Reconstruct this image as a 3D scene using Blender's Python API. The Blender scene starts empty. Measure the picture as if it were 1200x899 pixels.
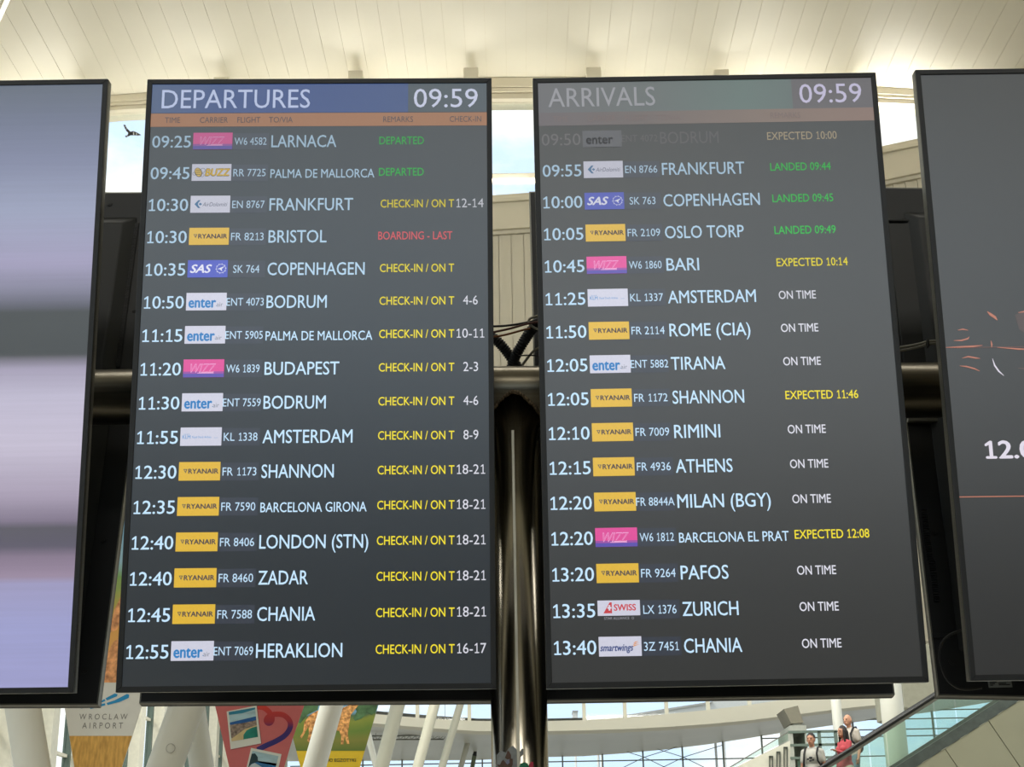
import bpy, bmesh, math, random
from mathutils import Vector, Matrix, Euler
random.seed(7)
sc = bpy.context.scene
COL = sc.collection
# ------------------------------------------------------------------ camera
FPX = 1750.0
PITCH = math.radians(19.65)
RHO = -0.0178
EYE = Vector((0, 0, 1.6))
FW = Vector((0, math.cos(PITCH), math.sin(PITCH)))
U0 = Vector((0, -math.sin(PITCH), math.cos(PITCH)))
X0 = Vector((1, 0, 0))
RT = X0 * math.cos(RHO) + U0 * math.sin(RHO)
UP = U0 * math.cos(RHO) - X0 * math.sin(RHO)
cd = bpy.data.cameras.new('camera'); cam = bpy.data.objects.new('camera', cd); COL.objects.link(cam)
cd.sensor_fit = 'HORIZONTAL'; cd.sensor_width = 36.0; cd.lens = FPX / 1200 * 36.0
cd.clip_start = 0.05; cd.clip_end = 900
M = Matrix((RT, UP, -FW)).transposed().to_4x4(); M.translation = EYE
cam.matrix_world = M
sc.camera = cam
# ------------------------------------------------------------------ view
sc.view_settings.view_transform = 'Standard'
sc.view_settings.look = 'None'
sc.view_settings.exposure = 0.0
sc.view_settings.gamma = 1.0
sc.view_settings.use_curve_mapping = False
# ------------------------------------------------------------------ sky
SKY = 1.35
w = bpy.data.worlds.new('sky'); sc.world = w; w.use_nodes = True
nt = w.node_tree; nt.nodes.clear()
def N(nt, t, **k):
    n = nt.nodes.new(t)
    for a, b in k.items(): setattr(n, a, b)
    return n
out = N(nt, 'ShaderNodeOutputWorld'); bg = N(nt, 'ShaderNodeBackground'); tc = N(nt, 'ShaderNodeTexCoord')
mp = N(nt, 'ShaderNodeMapping'); mp.inputs['Scale'].default_value = (1, 1, 2.2)
no = N(nt, 'ShaderNodeTexNoise'); no.inputs['Scale'].default_value = 5.5; no.inputs['Detail'].default_value = 7; no.inputs['Roughness'].default_value = .55
cr = N(nt, 'ShaderNodeValToRGB')
cr.color_ramp.elements[0].position = .42; cr.color_ramp.elements[0].color = (.64, .81, 1.0, 1)
cr.color_ramp.elements[1].position = .56; cr.color_ramp.elements[1].color = (1, .985, .955, 1)
sx = N(nt, 'ShaderNodeSeparateXYZ'); hz = N(nt, 'ShaderNodeMapRange')
hz.inputs['From Min'].default_value = -.03; hz.inputs['From Max'].default_value = .0
mx = N(nt, 'ShaderNodeMix', data_type='RGBA')
mx.inputs['A'].default_value = (.34, .35, .33, 1)
L = nt.links.new
L(tc.outputs['Generated'], mp.inputs['Vector']); L(mp.outputs[0], no.inputs['Vector']); L(no.outputs['Fac'], cr.inputs[0])
L(tc.outputs['Generated'], sx.inputs[0]); L(sx.outputs['Z'], hz.inputs['Value'])
L(hz.outputs[0], mx.inputs['Factor']); L(cr.outputs[0], mx.inputs['B']); L(mx.outputs['Result'], bg.inputs['Color'])
bg.inputs['Strength'].default_value = SKY
L(bg.outputs[0], out.inputs[0])
# sun, high behind the far facade
sd = bpy.data.lights.new('sun', 'SUN'); so = bpy.data.objects.new('sun', sd); COL.objects.link(so)
sd.energy = 3.0; sd.angle = math.radians(12); sd.color = (1, .95, .86)
so.rotation_euler = Vector((.6, .25, -.8)).to_track_quat('-Z', 'Y').to_euler()
DAY_W = 34.0     # watts of each added lamp standing in for window daylight
# unseen area lamps added overhead to brighten the front wall and floor
for x_, y_, e_ in ((-6, 6, 200), (0.5, 6, 200), (7.5, 6, 160), (-6, -8, 150), (0.5, -8, 150), (7.5, -8, 150)):
    ld = bpy.data.lights.new('hall_fill_lamp', 'AREA'); ld.shape = 'RECTANGLE'; ld.size = 4.5; ld.size_y = 1.6; ld.energy = e_; ld.color = (1, .96, .88)
    lo = bpy.data.objects.new('hall_fill_lamp', ld); COL.objects.link(lo); lo.location = (x_, y_, 12.6)
    lo.rotation_euler = (math.radians(28), 0, 0)
for x_, y_ in ((-5, 27), (6, 27), (17, 27), (-5, 43), (6, 43), (17, 43)):  # more unseen area lamps, added to brighten the far hall
    ld = bpy.data.lights.new('far_fill_lamp', 'AREA'); ld.shape = 'RECTANGLE'; ld.size = 5; ld.size_y = 1.6; ld.energy = 480; ld.color = (1, .97, .90)
    lo = bpy.data.objects.new('far_fill_lamp', ld); COL.objects.link(lo); lo.location = (x_, y_, 10.8)
    lo.rotation_euler = (math.radians(50), 0, 0)

# ------------------------------------------------------------------ helpers
def lin(c):
    c = c / 255.0
    return c / 12.92 if c <= .04045 else ((c + .055) / 1.055) ** 2.4
def rgb(c): return (lin(c[0]), lin(c[1]), lin(c[2]), 1)
def at(x, y, Y):
    d = FW + RT * ((x - 600) / FPX) - UP * ((y - 449.5) / FPX)
    return EYE + d * (Y / d.y)
MC = {}
def mat(name, col, rough=.6, metal=0.0, var=.06, scale=8.0, bump=0.0, spec=.5, stretch=(1, 1, 1), col2=None, detail=4):
    if name in MC: return MC[name]
    m = bpy.data.materials.new(name); m.use_nodes = True; nt = m.node_tree
    b = nt.nodes['Principled BSDF']; L = nt.links.new
    tc = N(nt, 'ShaderNodeTexCoord'); mp = N(nt, 'ShaderNodeMapping'); mp.inputs['Scale'].default_value = stretch
    no = N(nt, 'ShaderNodeTexNoise'); no.inputs['Scale'].default_value = scale; no.inputs['Detail'].default_value = detail
    r = N(nt, 'ShaderNodeValToRGB'); c = rgb(col); c2 = rgb(col2) if col2 else c
    r.color_ramp.elements[0].position = .3; r.color_ramp.elements[1].position = .7
    r.color_ramp.elements[0].color = tuple(v * (1 - var) for v in c[:3]) + (1,)
    r.color_ramp.elements[1].color = tuple(min(1, v * (1 + var)) for v in c2[:3]) + (1,)
    L(tc.outputs['Object'], mp.inputs[0]); L(mp.outputs[0], no.inputs['Vector']); L(no.outputs['Fac'], r.inputs[0]); L(r.outputs[0], b.inputs['Base Color'])
    b.inputs['Roughness'].default_value = rough; b.inputs['Metallic'].default_value = metal
    b.inputs['Specular IOR Level'].default_value = spec
    if bump:
        bp = N(nt, 'ShaderNodeBump'); bp.inputs['Strength'].default_value = bump; bp.inputs['Distance'].default_value = .01
        L(no.outputs['Fac'], bp.inputs['Height']); L(bp.outputs[0], b.inputs['Normal'])
    MC[name] = m
    return m
def emi(name, col, k=1.0):
    """pixels of a lit display: they give off light"""
    if name in MC: return MC[name]
    m = bpy.data.materials.new(name); m.use_nodes = True; nt = m.node_tree
    b = nt.nodes['Principled BSDF']; L = nt.links.new
    no = N(nt, 'ShaderNodeTexNoise'); no.inputs['Scale'].default_value = 300
    tc = N(nt, 'ShaderNodeTexCoord'); L(tc.outputs['Object'], no.inputs['Vector'])
    r = N(nt, 'ShaderNodeValToRGB'); c = rgb(col)
    r.color_ramp.elements[0].color = tuple(v * .93 for v in c[:3]) + (1,); r.color_ramp.elements[1].color = tuple(v * 1.07 for v in c[:3]) + (1,)
    L(no.outputs['Fac'], r.inputs[0]); L(r.outputs[0], b.inputs['Emission Color'])
    b.inputs['Emission Strength'].default_value = k; b.inputs['Base Color'].default_value = (.004, .004, .004, 1)
    b.inputs['Roughness'].default_value = .3; b.inputs['IOR'].default_value = 1.9; b.inputs['Specular IOR Level'].default_value = .8
    MC[name] = m
    return m
def emi_ramp(name, stops, axis='Z', size=1.233, lines=0.0, k=1.0, off=0.0):
    """display picture whose colour runs along one axis of the panel"""
    if name in MC: return MC[name]
    m = bpy.data.materials.new(name); m.use_nodes = True; nt = m.node_tree
    b = nt.nodes['Principled BSDF']; L = nt.links.new
    tc = N(nt, 'ShaderNodeTexCoord'); sp = N(nt, 'ShaderNodeSeparateXYZ'); L(tc.outputs['Object'], sp.inputs[0])
    ma = N(nt, 'ShaderNodeMath', operation='MULTIPLY_ADD'); ma.inputs[1].default_value = 1 / size; ma.inputs[2].default_value = off
    L(sp.outputs[axis], ma.inputs[0])
    r = N(nt, 'ShaderNodeValToRGB'); cr = r.color_ramp
    while len(cr.elements) > 1: cr.elements.remove(cr.elements[-1])
    for i, (p, c) in enumerate(sorted(stops)):
        e = cr.elements[0] if i == 0 else cr.elements.new(p)
        e.position = p; e.color = rgb(c)
    L(ma.outputs[0], r.inputs[0])
    src = r.outputs[0]
    mp = N(nt, 'ShaderNodeMapping'); mp.inputs['Scale'].default_value = (1.2, 1, 90) if lines else (6, 6, 6)
    no = N(nt, 'ShaderNodeTexNoise'); no.inputs['Scale'].default_value = 2.0; no.inputs['Detail'].default_value = 3
    L(tc.outputs['Object'], mp.inputs[0]); L(mp.outputs[0], no.inputs['Vector'])
    mr = N(nt, 'ShaderNodeMapRange'); mr.inputs['To Min'].default_value = 1 - lines - .03; mr.inputs['To Max'].default_value = 1 + lines + .03
    L(no.outputs['Fac'], mr.inputs['Value'])
    vm = N(nt, 'ShaderNodeVectorMath', operation='SCALE'); L(src, vm.inputs[0]); L(mr.outputs[0], vm.inputs['Scale'])
    L(vm.outputs[0], b.inputs['Emission Color'])
    b.inputs['Emission Strength'].default_value = k; b.inputs['Base Color'].default_value = (.004, .004, .004, 1); b.inputs['Roughness'].default_value = .3; b.inputs['IOR'].default_value = 1.9; b.inputs['Specular IOR Level'].default_value = .8
    MC[name] = m
    return m
def ramp_mat(name, stops, axis, lo, hi, rough=.7, noise=.05, nscale=3.0):
    """printed colour running along one axis (banners)"""
    if name in MC: return MC[name]
    m = bpy.data.materials.new(name); m.use_nodes = True; nt = m.node_tree
    b = nt.nodes['Principled BSDF']; L = nt.links.new
    tc = N(nt, 'ShaderNodeTexCoord'); sp = N(nt, 'ShaderNodeSeparateXYZ'); L(tc.outputs['Object'], sp.inputs[0])
    mr = N(nt, 'ShaderNodeMapRange'); mr.inputs['From Min'].default_value = lo; mr.inputs['From Max'].default_value = hi
    no = N(nt, 'ShaderNodeTexNoise'); no.inputs['Scale'].default_value = nscale; no.inputs['Detail'].default_value = 6; L(tc.outputs['Object'], no.inputs['Vector'])
    ad = N(nt, 'ShaderNodeMath', operation='MULTIPLY_ADD'); ad.inputs[1].default_value = noise * 2; 
    su = N(nt, 'ShaderNodeMath', operation='SUBTRACT'); su.inputs[1].default_value = noise
    L(sp.outputs[axis], mr.inputs['Value']); L(no.outputs['Fac'], ad.inputs[0]); L(mr.outputs[0], ad.inputs[2]); L(ad.outputs[0], su.inputs[0])
    r = N(nt, 'ShaderNodeValToRGB'); cr = r.color_ramp
    while len(cr.elements) > 1: cr.elements.remove(cr.elements[-1])
    for i, (p, c) in enumerate(sorted(stops)):
        e = cr.elements[0] if i == 0 else cr.elements.new(p)
        e.position = p; e.color = rgb(c)
    L(su.outputs[0], r.inputs[0]); L(r.outputs[0], b.inputs['Base Color']); b.inputs['Roughness'].default_value = rough
    MC[name] = m
    return m
def glass(name, tint=(250, 252, 252), fac=.08, rough=.03):
    if name in MC: return MC[name]
    m = bpy.data.materials.new(name); m.use_nodes = True; nt = m.node_tree; L = nt.links.new
    nt.nodes.remove(nt.nodes['Principled BSDF']); o = nt.nodes['Material Output']
    tr = N(nt, 'ShaderNodeBsdfTransparent'); tr.inputs[0].default_value = rgb(tint)
    gl = N(nt, 'ShaderNodeBsdfGlossy'); gl.inputs['Roughness'].default_value = rough
    no = N(nt, 'ShaderNodeTexNoise'); no.inputs['Scale'].default_value = 2.0
    mr = N(nt, 'ShaderNodeMapRange'); mr.inputs['To Min'].default_value = fac * .6; mr.inputs['To Max'].default_value = fac * 1.4
    L(no.outputs['Fac'], mr.inputs['Value'])
    mx = N(nt, 'ShaderNodeMixShader'); L(mr.outputs[0], mx.inputs[0]); L(tr.outputs[0], mx.inputs[1]); L(gl.outputs[0], mx.inputs[2]); L(mx.outputs[0], o.inputs[0])
    MC[name] = m
    return m

class MB:
    def __init__(s): s.v = []; s.f = []; s.sm = []
    def add(s, vs, fs, smooth=False):
        n = len(s.v); s.v += [tuple(v) for v in vs]; s.f += [tuple(i + n for i in f) for f in fs]; s.sm += [smooth] * len(fs); return s
    def box(s, c, d, R=None):
        h = Vector(d) / 2; c = Vector(c); vs = []
        for x in (-1, 1):
            for y in (-1, 1):
                for z in (-1, 1):
                    p = Vector((x * h.x, y * h.y, z * h.z))
                    vs.append(c + (R @ p if R else p))
        return s.add(vs, [(0, 1, 3, 2), (4, 6, 7, 5), (0, 4, 5, 1), (2, 3, 7, 6), (0, 2, 6, 4), (1, 5, 7, 3)])
    def bbox(s, a, b): return s.box([(a[i] + b[i]) / 2 for i in range(3)], [abs(b[i] - a[i]) for i in range(3)])
    def bar(s, a, b, w, d, up=Vector((0, 1, 0))):
        a = Vector(a); b = Vector(b); z = (b - a).normalized(); x = up.cross(z).normalized(); y = z.cross(x)
        R = Matrix((x, y, z)).transposed()
        return s.box((a + b) / 2, (w, d, (b - a).length), R)
    def tube(s, pts, r, seg=12, caps=True, radii=None):
        pts = [Vector(p) for p in pts]; n = len(pts); vs = []; fs = []
        t = (pts[1] - pts[0]).normalized(); ref = Vector((0, 0, 1)) if abs(t.z) < .9 else Vector((1, 0, 0))
        x = ref.cross(t).normalized()
        for i, p in enumerate(pts):
            t = (pts[min(i + 1, n - 1)] - pts[max(i - 1, 0)]).normalized()
            x = (x - t * x.dot(t)).normalized(); y = t.cross(x); rr = radii[i] if radii else r
            for k in range(seg):
                a = 2 * math.pi * k / seg; vs.append(p + x * (rr * math.cos(a)) + y * (rr * math.sin(a)))
        for i in range(n - 1):
            for k in range(seg):
                k2 = (k + 1) % seg; fs.append((i * seg + k, i * seg + k2, (i + 1) * seg + k2, (i + 1) * seg + k))
        s.add(vs, fs, True)
        if caps:
            m = len(s.v) - len(vs)
            s.f.append(tuple(m + k for k in range(seg))[::-1]); s.sm.append(False)
            s.f.append(tuple(m + (n - 1) * seg + k for k in range(seg))); s.sm.append(False)
        return s
    def prism(s, poly, ext):
        """poly: list of 3D points; ext: vector"""
        n = len(poly); e = Vector(ext); vs = [Vector(p) for p in poly] + [Vector(p) + e for p in poly]
        fs = [tuple(range(n)), tuple(range(2 * n - 1, n - 1, -1))] + [(i, i + n, (i + 1) % n + n, (i + 1) % n) for i in range(n)]
        return s.add(vs, fs)
    def ico(s, c, r, sub=2):
        bm = bmesh.new(); bmesh.ops.create_icosphere(bm, subdivisions=sub, radius=1)
        rr = Vector(r) if hasattr(r, '__len__') else Vector((r, r, r))
        vs = [Vector(c) + Vector((v.co.x * rr.x, v.co.y * rr.y, v.co.z * rr.z)) for v in bm.verts]
        fs = [tuple(v.index for v in f.verts) for f in bm.faces]; bm.free()
        return s.add(vs, fs, True)
    def mesh(s, name):
        me = bpy.data.meshes.new(name); me.from_pydata(s.v, [], s.f); me.polygons.foreach_set('use_smooth', s.sm)
        bm = bmesh.new(); bm.from_mesh(me); bmesh.ops.recalc_face_normals(bm, faces=bm.faces); bm.to_mesh(me); bm.free()
        return me
    def build(s, name, m, parent=None, bevel=0, seg=2):
        me = s.mesh(name); me.materials.append(m)
        return link(name, me, parent, bevel, seg)
def link(name, me, parent=None, bevel=0, seg=2):
    o = bpy.data.objects.new(name, me); COL.objects.link(o)
    if parent: o.parent = parent
    if bevel:
        b = o.modifiers.new('bevel', 'BEVEL'); b.width = bevel; b.segments = seg; b.limit_method = 'ANGLE'
    return o
def thing(name, label, cat, loc=(0, 0, 0), rot=(0, 0, 0), group=None):
    o = bpy.data.objects.new(name, None); COL.objects.link(o); o.location = loc; o.rotation_euler = rot
    o.empty_display_size = .1
    return tag(o, label, cat, group)
def tag(o, label, cat, group=None):
    o['label'] = label; o['category'] = cat
    if group: o['group'] = group
    return o
def struct(o):
    o['kind'] = 'structure'; return o
def sempty(name):
    o = bpy.data.objects.new(name, None); COL.objects.link(o); return struct(o)

# ------------------------------------------------------------------ lettering
TC = {}
def glyphs(s, offset=0.0, shear=0.0):
    key = (s, offset, shear)
    if key in TC: return TC[key]
    c = bpy.data.curves.new('lettering', 'FONT'); c.body = s; c.offset = offset; c.shear = shear; c.resolution_u = 3
    o = bpy.data.objects.new('lettering', c); COL.objects.link(o)
    me = bpy.data.meshes.new_from_object(o.evaluated_get(bpy.context.evaluated_depsgraph_get()))
    bpy.data.objects.remove(o)
    vs = [v.co.copy() for v in me.vertices]; fs = [tuple(p.vertices) for p in me.polygons]
    bpy.data.meshes.remove(me)
    x0 = min(v.x for v in vs); x1 = max(v.x for v in vs)
    TC[key] = (vs, fs, x0, x1)
    return TC[key]
CAP = None
def caph():
    global CAP
    if CAP is None:
        vs = glyphs('H')[0]; CAP = max(v.y for v in vs)
    return CAP
ADV = {}
def adv(c, offset, shear):
    """advance of one character: its share of the width of H?H"""
    k = c
    if k not in ADV:
        g = glyphs('H' + c + 'H'); h = glyphs('HH'); ADV[k] = (g[3] - g[2]) - (h[3] - h[2])
    return ADV[k]
def compose(s_, offset, shear):
    """lettering with a flagged, footed figure one in place of the font's bare stroke"""
    if '1' not in s_: return glyphs(s_, offset, shear)
    vs = []; fs = []; x = 0.0; H = caph(); A0 = adv('0', 0, 0); st = .105 * H
    run_ = ''
    parts = []
    for c in s_:
        if c == '1':
            if run_: parts.append(run_); run_ = ''
            parts.append('1')
        else: run_ += c
    if run_: parts.append(run_)
    for p in parts:
        if p == '1':
            n = len(vs); cx = x + A0 * .52; w2 = st / 2
            Q = [(cx - w2, 0), (cx + w2, 0), (cx + w2, H), (cx - w2 * .6, H), (cx - A0 * .34, H * .83), (cx - A0 * .34, H * .72), (cx - w2, H * .83)]
            vs += [Vector((a_, b_, 0)) for a_, b_ in Q]; fs.append(tuple(n + i for i in range(7)))
            n = len(vs); q = A0 * .33
            vs += [Vector((cx - q, 0, 0)), Vector((cx + q, 0, 0)), Vector((cx + q, st * .95, 0)), Vector((cx - q, st * .95, 0))]; fs.append((n, n + 1, n + 2, n + 3))
            x += A0
        else:
            st_ = p.strip(' '); 
            lead = len(p) - len(p.lstrip(' ')); x += lead * adv(' ', 0, 0)
            if st_:
                g = glyphs(st_, offset, shear); n = len(vs)
                bear = .05 * A0
                vs += [Vector((v.x - g[2] + x + bear, v.y, 0)) for v in g[0]]; fs += [tuple(i + n for i in f) for f in g[1]]
                x += (g[3] - g[2]) + .16 * A0
            x += (len(p) - lead - len(st_)) * adv(' ', 0, 0) if st_ else 0
    x0 = min(v.x for v in vs); x1 = max(v.x for v in vs)
    return vs, fs, x0, x1
def letters(name, s, m, parent, u, v, width, cap, layer=1, align='L', offset=0.0, shear=0.0, base=None, rotf=None):
    """flat lettering on the plane (x = u, z = v), y = depth of layer; v = middle of the capitals"""
    H = caph()
    if offset > 0:      # heavier stroke: the same outline laid down a few times, nudged sideways and up
        vs, fs, x0, x1 = compose(s, 0.0, shear); n0 = len(vs); V0 = list(vs); F0 = list(fs); o_ = offset * .9
        vs = []; fs = []
        for dx_, dy_ in ((-o_, 0), (o_, 0), (0, o_ * .7), (0, -o_ * .7), (-o_ * .5, 0), (o_ * .5, 0)):
            n_ = len(vs); vs += [Vector((v_.x + dx_, v_.y + dy_, 0)) for v_ in V0]; fs += [tuple(i_ + n_ for i_ in f_) for f_ in F0]
        x0 -= o_; x1 += o_
    else: vs, fs, x0, x1 = compose(s, offset, shear)
    sx_ = width / (x1 - x0) if width else cap / H; sz = cap / H
    W = (x1 - x0) * sx_
    ux = u if align == 'L' else (u - W / 2 if align == 'C' else u - W)
    zb = v - cap / 2
    y = (base if base is not None else PANEL_Y) - LAYER * layer
    pts = [Vector((ux + (p.x - x0) * sx_, y, zb + p.y * sz)) for p in vs]
    if rotf: pts = [rotf(p) for p in pts]
    me = bpy.data.meshes.new(name); me.from_pydata(pts, [], fs); me.materials.append(m)
    return link(name, me, parent)
PANEL_Y = .003; LAYER = .0004
def rect(u0, v0, u1, v1, layer=1, base=None):
    y = (base if base is not None else PANEL_Y) - LAYER * layer
    mb = MB(); mb.add([(u0, y, v0), (u1, y, v0), (u1, y, v1), (u0, y, v1)], [(0, 1, 2, 3)]); return mb
def poly(pts, layer=1, base=None, mb=None):
    y = (base if base is not None else PANEL_Y) - LAYER * layer
    mb = mb or MB(); mb.add([(p[0], y, p[1]) for p in pts], [tuple(range(len(pts)))]); return mb
def ring(cu, cv, r, w_, layer, mb=None, seg=20):
    y = PANEL_Y - LAYER * layer; mb = mb or MB(); vs = []
    for k in range(seg):
        a = 2 * math.pi * k / seg
        vs += [(cu + r * math.cos(a), y, cv + r * math.sin(a)), (cu + (r - w_) * math.cos(a), y, cv + (r - w_) * math.sin(a))]
    mb.add(vs, [(2 * k, 2 * k + 1, (2 * k + 3) % (2 * seg), (2 * k + 2) % (2 * seg)) for k in range(seg)])
    return mb

# ------------------------------------------------------------------ materials
m_cream = mat('cream_paint', (233, 226, 206), .55, var=.02, scale=1.5)
m_ceil = mat('ceiling_paint', (238, 233, 217), .5, var=.02, scale=.8)
m_joint = mat('joint_shadow_gap', (232, 226, 208), .8)
m_plank = mat('wall_panel_paint', (222, 216, 198), .55, var=.025, scale=1.2)
m_beam = mat('beam_white', (216, 211, 192), .5, var=.04, scale=.3)
m_soffit = mat('soffit_grey', (196, 194, 182), .35, var=.08, scale=.15)
m_floor = mat('terrazzo', (162, 158, 148), .35, var=.12, scale=30)
m_dark = mat('dark_plastic', (26, 28, 29), .45, var=.1, scale=20)
m_bezel = mat('bezel_plastic', (34, 35, 36), .42, var=.08, scale=25)
m_alu = mat('brushed_rim', (120, 120, 112), .38, metal=.6, var=.12, scale=20, stretch=(1, 1, 20))
m_back = mat('rear_cover_plastic', (18, 21, 24), .5, var=.12, scale=12)
m_back2 = mat('rear_cover_raised', (24, 28, 31), .48, var=.1, scale=12)
m_steel = mat('brushed_steel', (158, 152, 138), .17, metal=1.0, var=.22, scale=7, stretch=(14, 14, .5))
m_weld = mat('weld_bead', (120, 104, 84), .5, metal=.8, var=.4, scale=60, bump=.5)
m_black = mat('black_rubber', (16, 17, 18), .5)
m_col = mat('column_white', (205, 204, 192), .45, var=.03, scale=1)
m_mull = mat('mullion_dark_green', (84, 98, 88), .5)
m_mullc = mat('mullion_cream', (222, 217, 198), .5)
m_glass = glass('window_glass', (251, 253, 253), .05)
m_gglass = glass('green_tinted_glass', (232, 242, 237), .08)
m_bglass = glass('balustrade_glass', (240, 249, 245), .07)
m_text = emi('text_pale_blue', (168, 206, 232))
m_textw = emi('text_white', (205, 206, 216))

# ------------------------------------------------------------------ structure: the hall
XL, XR, YF, YB = -12.0, 14.0, 20.0, -22.0
def ceil_z(X): return 13.733 - .00695 * X * X - .0102 * X
def hd_(X): return 1.09 - .36 * min(1.0, (X / 5.85) ** 2)
def sill_px(X):
    x = 600 + (X - .06) / .01281; d = x - 600
    return x, 231 - .065 * d - 1.48e-4 * d * d
def sill_z(X):
    x, y = sill_px(X); z = at(x, y, YF).z
    return min(z, ceil_z(X) - .40)
def curved(mb, Xa, Xb, lo, hi, Ya, Yb, n=24):
    """slab between two height curves, Ya..Yb deep"""
    vs = []; fs = []
    for i in range(n + 1):
        X = Xa + (Xb - Xa) * i / n
        vs += [(X, Ya, lo(X)), (X, Ya, hi(X)), (X, Yb, hi(X)), (X, Yb, lo(X))]
    for i in range(n):
        a = 4 * i; b = a + 4
        for k in range(4): fs.append((a + k, a + (k + 1) % 4, b + (k + 1) % 4, b + k))
    fs += [(0, 1, 2, 3), (4 * n + 3, 4 * n + 2, 4 * n + 1, 4 * n)]
    return mb.add(vs, fs)
struct(MB().bbox((-60, YB, -.2), (60, 95, 0)).build('floor', m_floor))
ce = sempty('ceiling')
mb = MB(); curved(mb, XL, XR, lambda X: ceil_z(X) + .010, lambda X: ceil_z(X) + .3, YB, YF + .3, 30); mb.build('backing', m_joint, ce)
pw = .3
for i in range(int((XR - XL) / pw)):
    xa = XL + i * pw + .003; xb = XL + (i + 1) * pw - .003
    mb = MB(); vs = []
    for X in (xa, xb):
        vs += [(X, YB, ceil_z(X)), (X, YB, ceil_z(X) + .012), (X, YF - .01, ceil_z(X) + .012), (X, YF - .01, ceil_z(X))]
    mb.add(vs, [(0, 1, 2, 3), (7, 6, 5, 4), (0, 4, 5, 1), (1, 5, 6, 2), (2, 6, 7, 3), (3, 7, 4, 0)])
    mb.build('plank', m_ceil, ce)
# front wall: header, window band between piers, curved ledge, planks
wf = sempty('wall_front')
for (a, b, dy, m) in ((.0, .15, .0, m_cream), (.16, .215, .02, m_cream), (.235, .315, .05, m_plank)):
    mb = MB(); curved(mb, XL, XR, lambda X: ceil_z(X) - b * hd_(X), lambda X: ceil_z(X) - a * hd_(X), YF + dy, YF + .4, 30); mb.build('header_band', m, wf)
mb = MB(); curved(mb, XL, XR, lambda X: ceil_z(X) - .235 * hd_(X), lambda X: ceil_z(X) - .0, YF + .08, YF + .35, 30); mb.build('header_core', m_joint, wf)
mb = MB(); curved(mb, XL, XR, lambda X: sill_z(X) - .07, sill_z, YF - .02, YF + .5, 40); mb.build('window_sill', m_cream, wf, .01)
mb = MB(); curved(mb, XL, XR, lambda X: sill_z(X) - .50, lambda X: sill_z(X) - .075, YF + .02, YF + .45, 40); mb.build('curved_beam', m_cream, wf)
mb = MB(); curved(mb, XL, XR, lambda X: sill_z(X) - .56, lambda X: sill_z(X) - .505, YF + .07, YF + .4, 40); mb.build('beam_groove', m_joint, wf)
PB = 5.0
mb = MB(); curved(mb, XL, XR, lambda X: PB, lambda X: sill_z(X) - .53, YF + .14, YF + .34, 40); mb.build('panel_backing', m_joint, wf)
pwid = .185; k = 0
X = XL
while X < XR - .01:
    zt = min(sill_z(X), sill_z(X + pwid)) - .565
    MB().bbox((X + .004, YF + .1, PB), (X + pwid - .004, YF + .14, zt)).build('wall_panel', m_plank, wf)
    X += pwid
piers = [-10.1, -8.2, -6.36, -4.25, -2.25, -.53, 1.30, 3.2, 5.26, 7.3]
wb = sempty('window_1')
edges = [XL] + piers + [8.9]
for i, px_ in enumerate(piers):
    MB().bbox((px_ - .11, YF - .62, max(sill_z(px_) - .02, ceil_z(px_) - 1.6)), (px_ + .11, YF + .35, ceil_z(px_) - .2)).build('pier', m_cream, wf, .01)
for i in range(len(edges) - 1):
    a, b = edges[i] + .11, edges[i + 1] - .11
    mb = MB(); curved(mb, a, b, sill_z, lambda X: ceil_z(X) - .21, YF + .2, YF + .215, 6); mb.build('window_pane', m_glass, wb)
    mb = MB(); curved(mb, a, b, lambda X: ceil_z(X) - .325 * hd_(X), lambda X: ceil_z(X) - .31 * hd_(X), YF + .16, YF + .26, 6); mb.build('window_frame', m_mullc, wb)
    if -6 < a < 4.5 and i not in (2,):
        ht = 1.24
        if sill_z((a + b) / 2) < ceil_z(0) - .4 - ht - .3 and i >= 3:
            zt = at(600, 202.5, YF).z
            MB().bbox((a, YF + .1, zt - .05), (b, YF + .26, zt + .05)).build('transom', m_mullc, wb, .01)
# one added lamp and trough per bay, in place of daylight on the ceiling
for i in range(1, len(edges) - 2):
    a, b = edges[i] + .2, edges[i + 1] - .2; xm = (a + b) / 2; z = sill_z(xm) + .0; hw = (b - a) / 2
    tilt = math.atan2(sill_z(b) - sill_z(a), b - a)
    mb = MB(); mb.bbox((-hw, -.08, -.06), (hw, .08, .03)).bbox((-hw, -.08, .03), (hw, -.07, .05)).bbox((-hw, .07, .03), (hw, .08, .05))
    o = mb.build('added_lamp_trough', m_cream, wf); o.location = (xm, YF + .07, z); o.rotation_euler = (0, -tilt, 0)
    ld = bpy.data.lights.new('daylight_lamp', 'AREA'); ld.shape = 'RECTANGLE'; ld.size = hw * 1.9; ld.size_y = .12; ld.energy = DAY_W; ld.color = (1, .97, .90)
    lo = bpy.data.objects.new('daylight_lamp', ld); COL.objects.link(lo); lo.location = (xm, YF + .07, z + .05)
    lo.rotation_euler = (math.radians(180 + 16), tilt, 0)
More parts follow.
